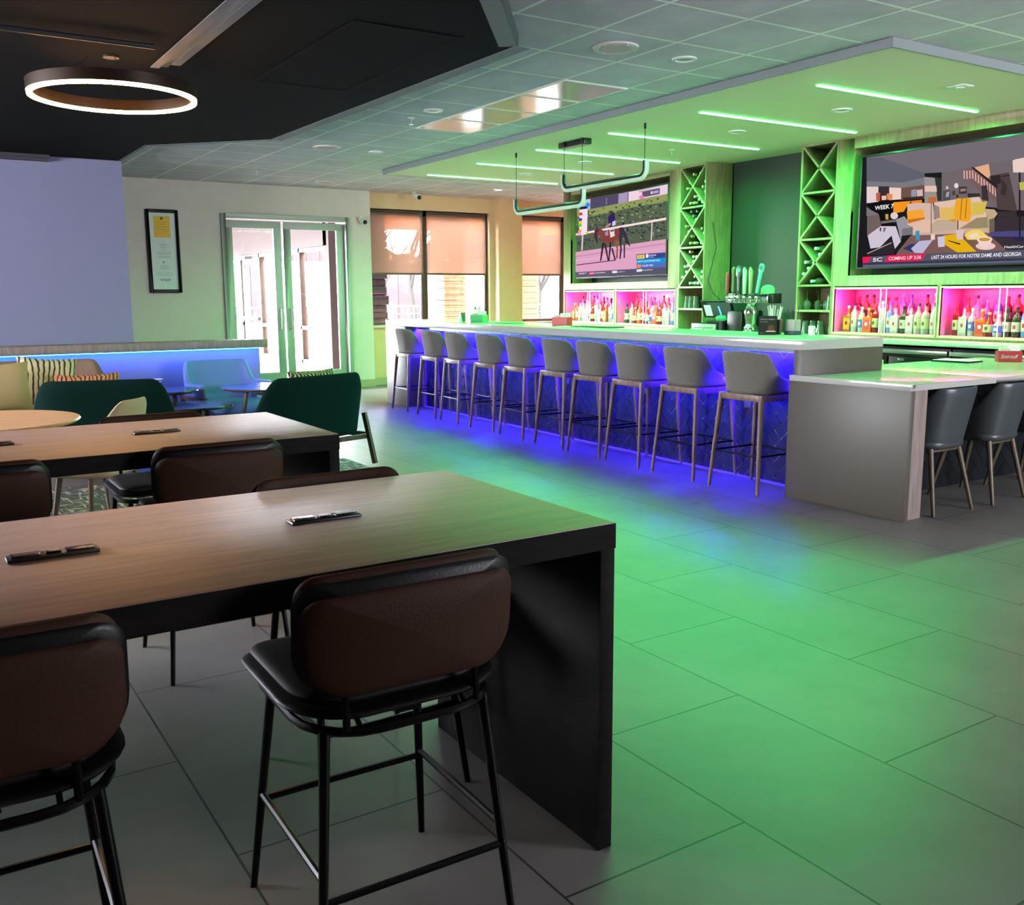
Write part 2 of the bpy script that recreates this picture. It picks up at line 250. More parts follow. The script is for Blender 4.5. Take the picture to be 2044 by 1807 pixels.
TV1P=[[[0,1000,998,998,1010,-13,-2,-9],[88,102,80]],[[0,1000,171,998,168,867,3,927],[206,196,216]],[[171,995,499,993,495,882,168,867],[84,74,106]],[[358,972,371,973,368,887,354,886],[130,115,150]],[[499,993,603,993,599,877,495,875],[172,152,192]],[[603,993,725,992,722,884,606,879],[240,214,226]],[[600,992,608,992,606,878,597,878],[90,80,120]],[[725,992,998,998,997,892,722,884],[232,207,226]],[[748,972,923,971,922,904,753,901],[102,82,112]],[[712,981,860,978,854,967,748,965,718,964],[190,160,185]],[[771,900,768,892,762,886,754,883,743,883,733,886,724,892,719,900,717,908,719,916,725,922,734,925,744,925,754,921,763,916,769,908],[246,120,180]],[[854,935,853,928,851,922,848,919,844,918,841,920,838,925,836,931,835,938,836,944,838,950,841,953,845,954,848,952,851,948,853,942],[230,225,240]],[[859,950,911,951,911,922,859,921],[180,170,200]],[[3,927,168,867,997,892,1000,806,690,806,164,775,3,796],[146,156,92]],[[253,823,267,828,278,816,266,810],[150,160,110]],[[94,861,111,867,124,853,110,847],[115,125,90]],[[805,523,815,527,823,518,815,514],[70,80,70]],[[785,493,796,497,804,488,795,483],[50,52,66]],[[824,505,841,513,855,497,841,489],[70,80,70]],[[285,457,308,466,326,448,307,438],[70,75,75]],[[73,578,93,586,107,570,91,562],[105,100,115]],[[253,740,275,748,293,730,274,721],[115,125,90]],[[-9,739,12,747,27,731,10,723],[115,125,90]],[[848,646,861,652,870,641,861,635],[40,40,52]],[[475,766,486,770,495,761,486,756],[60,70,60]],[[65,649,90,659,109,639,89,629],[45,50,60]],[[712,814,729,820,741,806,728,799],[60,70,60]],[[431,780,448,787,461,772,447,765],[115,125,90]],[[186,662,204,669,217,655,203,648],[150,160,110]],[[906,837,914,840,920,833,913,830],[150,160,110]],[[279,595,301,604,317,586,300,577],[105,100,115]],[[313,860,326,865,337,854,326,849],[60,70,60]],[[885,436,901,443,914,429,901,421],[50,52,66]],[[343,720,354,724,362,716,353,712],[45,50,60]],[[854,475,870,483,883,469,870,461],[160,150,165]],[[201,658,212,662,220,653,211,649],[45,50,60]],[[617,805,632,811,644,798,631,791],[115,125,90]],[[36,796,57,803,73,786,56,778],[115,125,90]],[[981,621,993,626,1002,615,993,609],[105,100,115]],[[115,838,136,845,151,829,135,821],[150,160,110]],[[619,622,635,629,647,615,634,608],[50,52,66]],[[113,614,134,622,150,606,133,597],[105,100,115]],[[499,763,513,768,523,757,512,751],[60,70,60]],[[223,660,242,667,256,652,241,645],[45,50,60]],[[838,650,845,653,851,646,845,643],[105,100,115]],[[539,511,552,517,563,505,552,499],[70,80,70]],[[25,417,44,425,58,411,43,403],[70,75,75]],[[944,582,962,590,976,574,962,565],[50,52,66]],[[520,833,531,837,539,828,531,823],[150,160,110]],[[341,561,362,569,377,553,361,544],[70,75,75]],[[539,568,556,575,570,561,556,553],[40,40,52]],[[940,852,959,860,974,842,959,834],[150,160,110]],[[26,431,37,436,45,427,36,422],[50,52,66]],[[866,562,879,568,890,556,879,550],[40,40,52]],[[926,783,933,786,939,780,933,777],[150,160,110]],[[-10,442,1,446,10,438,1,433],[70,75,75]],[[869,628,887,636,902,620,887,611],[160,150,165]],[[331,446,351,455,366,439,350,429],[160,150,165]],[[459,839,477,846,491,831,476,823],[60,70,60]],[[497,465,514,472,527,458,514,451],[70,80,70]],[[54,443,78,453,95,435,76,424],[70,80,70]],[[831,844,845,849,856,837,845,831],[45,50,60]],[[200,399,215,405,226,393,214,387],[70,75,75]],[[96,815,114,822,128,807,113,800],[115,125,90]],[[524,673,544,681,560,665,544,656],[45,50,60]],[[51,441,63,446,72,436,62,431],[40,40,52]],[[437,494,448,499,456,490,447,485],[50,52,66]],[[713,729,732,737,747,720,732,712],[115,125,90]],[[549,448,567,456,580,441,566,432],[70,80,70]],[[122,814,143,822,159,805,141,797],[45,50,60]],[[543,631,557,637,567,626,556,620],[105,100,115]],[[766,416,782,423,794,410,782,402],[70,75,75]],[[550,445,569,454,583,438,568,429],[160,150,165]],[[791,595,804,601,814,589,804,583],[160,150,165]],[[378,558,388,562,396,554,388,550],[105,100,115]],[[688,587,700,592,708,582,699,577],[50,52,66]],[[591,714,608,721,620,707,607,700],[60,70,60]],[[57,559,81,568,98,550,79,540],[70,80,70]],[[350,730,358,734,364,727,358,723],[60,70,60]],[[542,519,551,523,558,515,550,511],[50,52,66]],[[156,590,173,596,185,583,172,576],[50,52,66]],[[767,423,776,428,783,420,776,416],[50,52,66]],[[630,485,642,490,651,480,642,475],[70,75,75]],[[879,774,892,780,903,768,892,762],[150,160,110]],[[329,764,342,769,352,758,341,753],[45,50,60]],[[895,698,907,703,917,693,907,687],[115,125,90]],[[302,676,311,679,317,672,311,669],[150,160,110]],[[891,671,905,677,916,665,905,658],[115,125,90]],[[428,690,436,694,443,687,436,683],[60,70,60]],[[464,415,482,422,495,408,481,400],[70,80,70]],[[902,531,915,537,926,525,915,519],[70,75,75]],[[890,519,899,523,906,516,899,511],[70,80,70]],[[142,842,157,847,168,835,156,829],[115,125,90]],[[5,761,26,769,42,752,24,744],[150,160,110]],[[28,723,39,727,47,719,38,715],[60,70,60]],[[873,584,888,590,899,577,887,570],[50,52,66]],[[732,574,752,583,768,566,752,556],[50,52,66]],[[569,550,587,558,601,543,587,535],[160,150,165]],[[435,774,447,778,456,768,446,763],[60,70,60]],[[390,798,412,806,428,789,411,780],[45,50,60]],[[557,735,571,741,581,729,570,724],[150,160,110]],[[409,673,418,677,424,670,417,666],[60,70,60]],[[315,494,325,498,332,490,324,486],[160,150,165]],[[826,775,840,781,852,769,840,762],[45,50,60]],[[899,637,917,645,931,629,917,621],[40,40,52]],[[354,792,371,798,383,785,370,779],[150,160,110]],[[91,571,115,580,133,562,114,552],[40,40,52]],[[619,862,635,868,647,854,634,847],[115,125,90]],[[588,498,605,505,617,492,604,484],[70,75,75]],[[636,721,655,729,670,713,654,704],[150,160,110]],[[884,470,899,477,911,463,899,456],[70,75,75]],[[538,406,551,412,561,401,550,395],[50,52,66]],[[512,619,528,626,541,612,528,605],[105,100,115]],[[688,723,703,730,715,716,703,709],[150,160,110]],[[705,827,725,835,741,818,725,809],[60,70,60]],[[72,764,85,769,95,758,85,753],[60,70,60]],[[889,425,896,429,902,423,896,419],[50,52,66]],[[362,448,382,456,396,441,381,432],[70,75,75]],[[857,588,869,593,878,583,869,577],[40,40,52]],[[955,534,973,542,987,527,972,518],[70,80,70]],[[792,552,805,557,815,546,805,540],[50,52,66]],[[489,671,511,680,527,662,510,652],[115,125,90]],[[762,692,777,698,789,685,777,678],[45,50,60]],[[334,577,346,582,355,572,346,567],[50,52,66]],[[413,586,431,593,445,579,431,571],[70,75,75]],[[71,388,82,393,91,385,82,379],[105,100,115]],[[930,767,939,771,947,763,939,758],[45,50,60]],[[776,578,783,582,789,575,783,572],[105,100,115]],[[168,755,189,763,206,745,188,737],[60,70,60]],[[798,736,816,744,831,728,816,719],[150,160,110]],[[899,850,916,857,930,841,916,834],[150,160,110]],[[888,535,905,543,918,528,905,520],[50,52,66]],[[267,589,285,596,299,581,284,574],[70,75,75]],[[969,812,985,818,998,804,985,796],[60,70,60]],[[939,439,955,447,967,433,955,425],[50,52,66]],[[682,759,702,767,717,750,701,741],[45,50,60]],[[111,773,122,777,130,768,121,764],[45,50,60]],[[618,645,630,650,640,640,630,635],[40,40,52]],[[843,527,850,530,856,524,850,520],[105,100,115]],[[304,701,326,709,342,692,325,683],[115,125,90]],[[403,620,413,624,420,616,412,611],[70,80,70]],[[194,614,203,617,209,610,202,606],[70,80,70]],[[819,541,839,549,854,532,838,523],[50,52,66]],[[934,511,951,519,964,504,951,496],[40,40,52]],[[640,714,647,717,653,711,647,707],[150,160,110]],[[453,523,474,532,491,514,473,505],[50,52,66]],[[114,726,132,733,145,719,130,712],[60,70,60]],[[490,411,505,418,517,405,505,398],[160,150,165]],[[259,713,267,716,274,709,267,705],[60,70,60]],[[401,766,417,772,430,758,416,751],[60,70,60]],[[132,576,145,581,154,571,144,566],[70,75,75]],[[172,706,191,713,205,698,190,690],[115,125,90]],[[269,713,285,719,298,706,285,699],[150,160,110]],[[377,461,388,465,397,456,388,451],[50,52,66]],[[65,567,78,572,86,562,77,557],[160,150,165]],[[726,600,734,603,740,597,733,593],[50,52,66]],[[719,860,737,867,752,851,737,843],[150,160,110]],[[569,754,577,757,584,750,577,746],[45,50,60]],[[878,754,893,761,905,747,893,740],[115,125,90]],[[548,519,556,523,563,516,556,512],[40,40,52]],[[34,708,53,715,67,701,52,693],[115,125,90]],[[70,662,80,666,88,658,80,654],[45,50,60]],[[801,867,811,870,818,862,810,858],[150,160,110]],[[817,790,836,798,851,781,836,773],[60,70,60]],[[989,880,996,883,1001,877,996,874],[115,125,90]],[[541,629,550,632,557,625,550,621],[70,80,70]],[[678,583,692,590,703,577,692,571],[50,52,66]],[[61,662,72,666,80,657,71,653],[60,70,60]],[[952,645,965,651,975,639,965,633],[50,52,66]],[[605,824,621,830,634,816,621,809],[60,70,60]],[[629,875,637,879,643,872,636,868],[115,125,90]],[[565,677,577,682,586,672,576,667],[115,125,90]],[[954,815,965,820,974,809,965,804],[45,50,60]],[[257,572,268,577,276,568,268,563],[160,150,165]],[[558,604,573,610,586,597,573,590],[160,150,165]],[[686,539,707,548,722,531,706,521],[70,80,70]],[[163,795,187,803,204,784,185,775],[115,125,90]],[[714,631,729,638,742,624,729,617],[105,100,115]],[[315,459,335,468,351,452,334,442],[105,100,115]],[[180,826,204,835,222,815,202,806],[60,70,60]],[[537,856,558,864,574,847,558,838],[150,160,110]],[[227,756,250,764,268,746,249,736],[45,50,60]],[[392,574,414,584,431,565,413,556],[160,150,165]],[[80,486,90,490,98,482,89,478],[50,52,66]],[[410,798,428,805,442,790,427,782],[60,70,60]],[[569,413,581,419,591,409,581,403],[105,100,115]],[[-19,704,2,712,18,695,1,687],[150,160,110]],[[500,429,514,436,525,424,514,418],[70,75,75]],[[158,655,175,662,188,648,174,641],[60,70,60]],[[100,821,111,825,119,817,111,813],[45,50,60]],[[738,525,757,534,772,517,757,508],[70,80,70]],[[880,701,898,709,913,692,898,684],[60,70,60]],[[805,724,817,729,826,718,816,713],[60,70,60]],[[718,678,735,685,748,670,735,663],[150,160,110]],[[583,585,604,594,620,577,603,568],[70,80,70]],[[546,633,565,640,579,625,564,616],[50,52,66]],[[628,512,639,517,647,507,639,502],[40,40,52]],[[452,624,470,631,483,617,469,609],[50,52,66]],[[842,682,853,687,863,677,853,672],[115,125,90]],[[209,711,220,716,228,707,220,702],[45,50,60]],[[770,510,790,519,806,502,790,492],[70,75,75]],[[357,633,376,641,391,625,375,616],[50,52,66]],[[752,567,762,572,771,562,762,557],[50,52,66]],[[874,635,892,643,906,627,892,619],[160,150,165]],[[320,852,341,860,356,843,339,835],[115,125,90]],[[141,476,163,485,180,468,162,458],[70,80,70]],[[803,569,810,572,816,565,810,562],[105,100,115]],[[230,487,240,491,247,483,239,479],[50,52,66]],[[191,459,208,466,220,453,207,446],[50,52,66]],[[523,723,534,727,543,718,534,713],[45,50,60]],[[584,544,604,553,620,536,603,526],[50,52,66]],[[639,755,648,758,654,751,647,748],[115,125,90]],[[894,859,911,865,924,850,911,843],[60,70,60]],[[217,753,233,759,245,746,232,740],[45,50,60]],[[368,423,388,431,403,416,387,407],[50,52,66]],[[839,544,857,552,871,536,856,528],[70,75,75]],[[528,701,545,708,559,693,545,686],[150,160,110]],[[151,789,167,795,179,782,166,776],[45,50,60]],[[854,713,868,719,879,707,868,700],[150,160,110]],[[855,768,869,774,880,761,869,755],[115,125,90]],[[406,608,427,617,443,599,426,590],[50,52,66]],[[143,495,167,505,185,486,166,476],[70,75,75]],[[682,819,692,823,700,815,692,810],[150,160,110]],[[580,845,598,852,612,837,597,829],[115,125,90]],[[13,630,33,638,48,623,31,614],[50,52,66]],[[277,476,297,484,313,468,296,459],[70,80,70]],[[594,753,615,761,630,744,614,735],[60,70,60]],[[94,696,116,704,132,687,114,678],[45,50,60]],[[606,538,627,547,643,529,627,520],[70,75,75]],[[949,810,966,817,979,802,965,795],[115,125,90]],[[741,440,751,445,758,436,750,431],[160,150,165]],[[328,583,348,592,364,575,347,566],[40,40,52]],[[825,673,836,678,845,668,836,663],[60,70,60]],[[812,656,822,661,831,651,822,647],[70,80,70]],[[746,456,766,465,781,448,765,439],[40,40,52]],[[711,666,722,671,730,661,721,656],[60,70,60]],[[619,590,629,594,637,586,629,582],[105,100,115]],[[694,654,702,657,708,650,701,647],[105,100,115]],[[420,796,435,801,446,789,434,783],[45,50,60]],[[317,744,332,750,343,738,332,732],[60,70,60]],[[740,613,758,621,772,606,757,598],[50,52,66]],[[545,721,564,728,578,713,563,705],[60,70,60]],[[130,841,150,848,165,832,149,824],[45,50,60]],[[807,767,820,772,830,761,820,755],[45,50,60]],[[598,695,608,699,615,691,607,687],[45,50,60]],[[431,756,441,760,449,752,441,747],[45,50,60]],[[546,705,562,711,574,698,561,691],[150,160,110]],[[143,570,160,577,173,564,159,557],[50,52,66]],[[505,541,521,548,533,534,520,527],[70,75,75]],[[638,786,656,793,670,778,656,770],[45,50,60]],[[415,639,437,648,454,630,436,620],[50,52,66]],[[85,422,110,433,128,414,108,403],[70,75,75]],[[561,440,580,449,595,432,579,423],[70,75,75]],[[259,520,279,528,293,513,277,504],[50,52,66]],[[880,473,891,478,899,469,891,464],[70,80,70]],[[46,576,62,582,74,570,61,564],[50,52,66]],[[252,823,268,829,280,816,267,809],[115,125,90]],[[413,529,436,538,453,520,435,510],[40,40,52]],[[533,667,553,675,569,658,552,649],[150,160,110]],[[690,656,699,660,707,652,699,648],[70,75,75]],[[691,848,708,854,721,840,708,833],[150,160,110]],[[300,555,319,563,333,548,318,539],[70,75,75]],[[270,649,286,655,298,642,285,635],[60,70,60]],[[338,577,351,583,362,572,351,566],[70,75,75]],[[148,753,162,758,173,747,161,741],[60,70,60]],[[973,444,985,450,995,439,985,433],[40,40,52]],[[521,599,534,604,545,593,534,587],[70,75,75]],[[787,531,806,539,821,523,806,514],[105,100,115]],[[214,823,231,829,243,816,230,809],[150,160,110]],[[46,399,56,403,62,396,55,392],[70,80,70]],[[378,421,388,425,395,418,387,413],[40,40,52]],[[376,531,396,539,410,524,395,515],[160,150,165]],[[572,615,586,621,597,609,586,603],[160,150,165]],[[705,795,722,802,736,786,722,779],[115,125,90]],[[423,467,433,471,441,463,433,459],[70,80,70]],[[472,497,490,505,504,490,490,482],[50,52,66]],[[918,781,937,789,952,772,937,763],[45,50,60]],[[194,676,211,683,224,669,210,662],[115,125,90]],[[162,609,174,614,184,604,173,599],[50,52,66]],[[527,770,539,775,548,764,539,759],[45,50,60]],[[908,499,926,508,940,492,926,483],[160,150,165]],[[986,807,994,810,1001,803,994,800],[115,125,90]],[[747,786,756,790,763,781,756,777],[60,70,60]],[[547,552,559,557,568,547,559,541],[105,100,115]],[[630,473,640,477,648,469,640,464],[105,100,115]],[[27,445,41,451,52,440,41,434],[40,40,52]],[[138,436,155,443,167,430,154,422],[70,75,75]],[[952,580,959,583,965,576,959,573],[40,40,52]],[[670,507,689,515,704,499,688,490],[70,80,70]],[[665,852,679,857,691,845,679,839],[45,50,60]],[[796,851,809,856,818,845,808,840],[45,50,60]],[[566,476,581,482,592,470,580,463],[160,150,165]],[[218,554,230,559,238,550,229,545],[160,150,165]],[[367,533,379,538,388,528,379,523],[50,52,66]],[[554,470,563,474,570,467,563,462],[40,40,52]],[[272,757,292,765,307,749,291,741],[45,50,60]],[[101,450,121,459,135,443,119,435],[50,52,66]],[[735,462,748,468,758,457,747,451],[105,100,115]],[[570,406,589,415,603,400,588,391],[50,52,66]],[[273,510,286,515,295,505,285,500],[160,150,165]],[[713,499,732,507,747,491,732,481],[70,75,75]],[[411,659,424,664,433,654,423,649],[45,50,60]],[[964,787,976,792,985,782,976,776],[45,50,60]],[[638,507,653,514,664,502,652,495],[70,75,75]],[[753,418,764,423,773,414,764,408],[50,52,66]],[[743,792,756,797,767,785,756,779],[45,50,60]],[[148,693,160,698,169,688,160,683],[115,125,90]],[[239,440,248,443,255,436,248,432],[105,100,115]],[[544,629,561,636,573,622,560,615],[40,40,52]],[[543,865,559,871,572,857,559,851],[150,160,110]],[[758,494,779,503,794,486,778,476],[40,40,52]],[[197,423,208,427,216,419,207,415],[70,75,75]],[[108,485,131,494,148,477,130,467],[50,52,66]],[[355,563,369,569,380,558,369,552],[50,52,66]],[[331,471,353,481,369,463,352,454],[105,100,115]],[[436,413,449,418,458,408,448,402],[50,52,66]],[[250,748,265,753,275,741,264,736],[115,125,90]],[[209,719,218,723,225,715,218,711],[115,125,90]],[[579,458,594,465,606,453,594,446],[50,52,66]],[[829,670,842,676,853,664,842,658],[150,160,110]],[[726,699,746,708,762,690,746,681],[115,125,90]],[[934,684,945,688,953,678,945,673],[45,50,60]],[[406,592,427,601,443,584,426,575],[50,52,66]],[[782,823,800,831,814,815,799,807],[115,125,90]],[[345,813,362,819,375,805,361,798],[150,160,110]],[[294,644,316,653,332,636,315,627],[70,75,75]],[[65,705,88,713,104,696,86,687],[150,160,110]],[[740,837,750,841,759,832,750,827],[45,50,60]],[[747,795,766,802,780,786,765,779],[60,70,60]],[[92,626,115,635,132,617,114,608],[105,100,115]],[[224,728,234,732,241,724,233,720],[150,160,110]],[[374,429,392,437,406,422,391,413],[40,40,52]],[[16,633,30,639,40,628,29,622],[40,40,52]],[[165,387,185,395,200,380,184,371],[70,75,75]],[[530,530,551,539,567,521,550,511],[160,150,165]],[[955,622,964,626,970,619,964,615],[70,75,75]],[[243,628,261,635,274,621,260,613],[50,52,66]],[[940,434,953,441,964,428,953,422],[40,40,52]],[[644,508,664,517,679,500,664,491],[50,52,66]],[[331,641,351,649,366,633,350,624],[50,52,66]],[[712,779,724,784,734,773,724,768],[45,50,60]],[[758,763,776,771,790,755,775,747],[60,70,60]],[[45,662,64,669,78,654,63,646],[60,70,60]],[[50,712,67,718,79,705,66,698],[45,50,60]],[[179,599,190,603,198,595,189,590],[70,75,75]],[[963,568,980,575,993,560,980,552],[70,80,70]],[[920,440,939,449,953,433,938,424],[70,75,75]],[[520,514,537,522,549,508,536,500],[70,75,75]],[[806,569,815,573,821,566,814,562],[70,80,70]],[[588,561,609,570,625,553,608,543],[40,40,52]],[[885,639,901,646,913,631,901,624],[40,40,52]],[[743,469,760,477,774,462,760,454],[70,75,75]],[[536,588,558,597,575,579,557,569],[70,75,75]],[[542,816,562,824,576,807,561,799],[60,70,60]],[[610,723,618,726,625,719,618,715],[45,50,60]],[[654,640,669,645,679,633,668,627],[160,150,165]],[[461,782,479,789,493,774,478,767],[150,160,110]],[[247,592,259,596,268,587,258,582],[50,52,66]],[[324,734,335,739,344,730,334,725],[60,70,60]],[[635,445,656,454,671,437,655,427],[105,100,115]],[[518,547,530,552,538,542,529,537],[50,52,66]],[[697,523,709,528,719,518,709,512],[40,40,52]],[[356,739,365,743,372,735,365,732],[45,50,60]],[[279,784,292,788,301,778,291,773],[60,70,60]],[[225,757,236,761,245,752,236,748],[115,125,90]],[[59,573,82,582,98,565,80,556],[50,52,66]],[[20,560,42,569,58,552,40,543],[70,75,75]],[[928,556,943,563,955,550,943,543],[105,100,115]],[[501,673,522,682,538,664,521,655],[115,125,90]],[[260,417,269,421,276,414,268,409],[40,40,52]],[[858,501,875,509,889,494,875,486],[105,100,115]],[[327,467,339,472,347,463,338,458],[160,150,165]],[[19,456,39,463,53,449,37,441],[40,40,52]],[[297,634,306,638,312,631,305,627],[160,150,165]],[[44,736,65,743,81,727,64,718],[150,160,110]],[[860,450,874,457,884,445,873,438],[160,150,165]],[[479,663,493,669,504,657,492,651],[150,160,110]],[[213,834,232,841,246,826,231,818],[45,50,60]],[[187,622,204,628,217,615,203,608],[70,80,70]],[[949,738,958,742,965,734,958,730],[115,125,90]],[[651,756,662,760,671,751,662,746],[115,125,90]],[[-5,547,16,555,31,539,15,531],[105,100,115]],[[441,523,459,531,472,516,458,508],[105,100,115]],[[448,844,458,848,466,839,458,835],[150,160,110]],[[848,462,860,468,870,457,860,451],[50,52,66]],[[768,484,785,491,798,477,785,469],[70,80,70]],[[144,408,159,414,170,403,158,396],[70,80,70]],[[815,861,833,868,847,852,833,845],[115,125,90]],[[52,473,69,480,82,467,68,460],[70,75,75]],[[712,540,726,546,737,534,726,528],[105,100,115]],[[246,598,262,605,274,592,261,586],[50,52,66]],[[602,681,615,686,625,675,615,669],[60,70,60]],[[177,476,194,484,207,470,193,462],[105,100,115]],[[558,806,573,812,584,800,572,794],[115,125,90]],[[811,881,829,888,844,872,829,864],[150,160,110]],[[726,820,743,827,756,812,742,805],[45,50,60]],[[323,620,337,625,346,615,336,609],[70,80,70]],[[632,607,640,610,646,603,640,600],[160,150,165]],[[228,716,239,720,247,711,238,706],[150,160,110]],[[580,436,591,441,600,432,591,427],[160,150,165]],[[50,483,65,490,76,478,64,472],[70,75,75]],[[554,599,570,606,582,593,569,585],[70,80,70]],[[350,676,364,682,375,670,363,664],[60,70,60]],[[571,523,580,526,586,519,580,515],[70,75,75]],[[956,697,975,706,991,688,975,679],[115,125,90]],[[944,626,954,631,963,621,954,616],[50,52,66]],[[782,575,792,579,800,570,792,565],[50,52,66]],[[-17,499,6,508,23,491,5,481],[105,100,115]],[[687,770,695,774,701,767,695,763],[60,70,60]],[[38,474,50,479,58,470,49,465],[70,75,75]],[[688,620,701,625,712,614,701,608],[70,75,75]],[[24,618,47,627,65,609,46,599],[50,52,66]],[[825,519,836,524,845,514,836,509],[40,40,52]],[[483,601,491,605,498,597,491,594],[70,75,75]],[[-5,755,20,764,38,744,18,735],[115,125,90]],[[694,770,706,775,715,764,706,759],[115,125,90]],[[161,468,178,476,191,462,177,455],[40,40,52]],[[100,728,115,733,126,722,114,716],[45,50,60]],[[910,557,924,563,935,551,924,544],[70,75,75]],[[504,733,524,741,538,725,523,717],[45,50,60]],[[77,849,93,854,104,842,92,836],[150,160,110]],[[767,644,779,650,789,639,779,633],[70,80,70]],[[542,849,561,856,576,840,560,832],[150,160,110]],[[291,545,303,550,313,540,303,535],[50,52,66]],[[99,444,116,451,129,438,115,430],[70,80,70]],[[971,494,987,501,999,487,987,479],[50,52,66]],[[219,594,240,602,255,586,239,577],[105,100,115]],[[200,848,211,852,219,843,210,839],[150,160,110]],[[386,594,398,599,408,589,398,584],[105,100,115]],[[238,719,255,726,268,712,254,705],[45,50,60]],[[534,842,548,847,558,835,547,830],[115,125,90]],[[78,683,101,692,119,673,100,664],[60,70,60]],[[168,633,183,639,195,627,183,621],[40,40,52]],[[398,857,414,863,426,850,413,843],[150,160,110]],[[-1,335,1008,391,1009,73,-2,65],[226,166,197]],[[0,286,1008,351,1008,331,0,263],[206,150,182]],[[12,169,482,199,482,187,15,157],[92,62,92]],[[-2,224,1008,292,1008,285,-3,213],[235,182,208]],[[1,577,1005,630,1005,604,4,552],[246,226,220]],[[81,550,99,552,90,348,73,345],[226,206,216]],[[859,595,870,595,864,387,853,387],[226,206,216]],[[521,583,559,586,596,512,648,337,605,386,563,495,547,391,555,320,541,199,527,207,536,335,522,428],[60,50,66]],[[573,382,589,380,589,214,574,210],[64,52,60]],[[239,592,268,611,322,591,361,551,402,575,462,579,514,570,527,533,520,464,477,426,396,408,349,419,324,475,299,536,273,488,281,429,260,430,230,513],[136,66,58]],[[239,592,268,611,295,594,265,546,273,488,281,429,260,430,230,513],[80,45,62]],[[329,424,357,422,323,205,304,187],[62,38,52]],[[349,408,376,406,410,192,396,186],[72,44,56]],[[416,417,438,415,417,196,403,191],[52,34,50]],[[434,343,454,342,490,191,475,189],[62,42,56]],[[477,433,517,436,511,323,511,223,488,202,496,324],[160,82,64]],[[410,595,463,596,473,490,425,473],[232,217,217]],[[422,566,462,568,464,551,424,544],[90,60,80]],[[395,731,436,774,474,734,479,650,450,612,404,624],[50,36,92]],[[472,752,470,743,465,736,457,732,448,731,439,734,431,741,426,749,425,758,427,767,433,774,440,778,449,778,458,775,466,769,470,761],[62,42,62]],[[364,622,425,657,432,635,373,599],[200,132,142]],[[445,665,479,678,483,622,443,613],[202,208,242]],[[361,551,395,568,400,504,366,507],[170,140,190]],[[48,892,152,887,144,551,44,548],[246,226,236]],[[50,913,153,916,153,878,49,879],[24,40,82]],[[179,919,177,908,170,899,161,894,150,893,139,897,131,905,125,916,123,927,126,938,133,947,142,952,153,953,164,949,172,941,178,931],[40,150,230]],[[46,843,85,840,85,804,45,806],[235,50,60]],[[42,770,81,768,81,732,41,734],[40,70,170]],[[39,732,79,730,79,693,39,695],[245,205,30]],[[37,695,77,693,77,657,37,658],[80,215,30]],[[33,624,74,622,73,585,33,587],[248,155,50]],[[31,585,71,583,71,546,31,547],[250,160,210]],[[129,582,158,581,156,554,129,554],[250,190,40]],[[-1,69,999,77,999,0,2,0],[88,88,108]],[[6,61,424,67,422,7,5,2],[104,94,116]],[[175,60,234,63,234,32,178,30],[242,72,122]],[[448,62,504,63,505,35,450,34],[240,230,240]],[[711,244,1004,242,1005,183,712,184],[58,72,138]],[[712,184,1006,183,1006,131,713,130],[20,150,216]],[[713,130,1006,131,1005,76,714,73],[90,110,192]],[[717,235,797,234,798,189,718,188],[236,202,102]],[[719,122,760,122,760,86,720,83],[246,152,30]],[[716,65,774,68,773,40,716,37],[240,232,242]],[[838,216,837,207,833,199,828,195,822,193,816,195,811,201,808,209,807,218,808,227,811,234,817,239,823,240,829,238,834,233,837,225],[235,235,245]]]
TV2T=[["WEEK 7", 93, 514, 47, 204, 518, [255, 255, 255]], ["SC", 98, 49, 43, 153, 50, [240, 238, 245]], ["COMING UP 3:36", 192, 56, 38, 377, 59, [255, 224, 232]], ["LAST 24 HOURS FOR NOTRE DAME AND GEORGIA", 434, 53, 38, 882, 53, [244, 242, 246]], ["HealthCare", 800, 118, 24, 900, 115, [232, 228, 234]]]
TV1T=[["FANDUEL", 845, 214, 19, 913, 213, [240, 240, 255]], ["RACING", 845, 195, 13, 887, 195, [224, 224, 255]], ["LARRY'S GULFSTREAM PARK", 717, 146, 27, 951, 149, [191, 240, 255]], ["$16.00 WIN", 770, 97, 24, 882, 97, [240, 240, 255]], ["FANDUEL TV", 46, 40, 20, 140, 42, [255, 255, 255]], ["C 6", 735, 205, 18, 778, 204, [74, 58, 16]], ["GULFSTREAM 4", 239, 40, 17, 372, 42, [240, 232, 240]], ["ASCOT 4", 508, 40, 14, 589, 41, [240, 232, 240]], ["THISTLEDOWN 2", 777, 46, 16, 882, 49, [240, 232, 240]], ["LIVE", 179, 37, 19, 230, 38, [255, 224, 234]]]
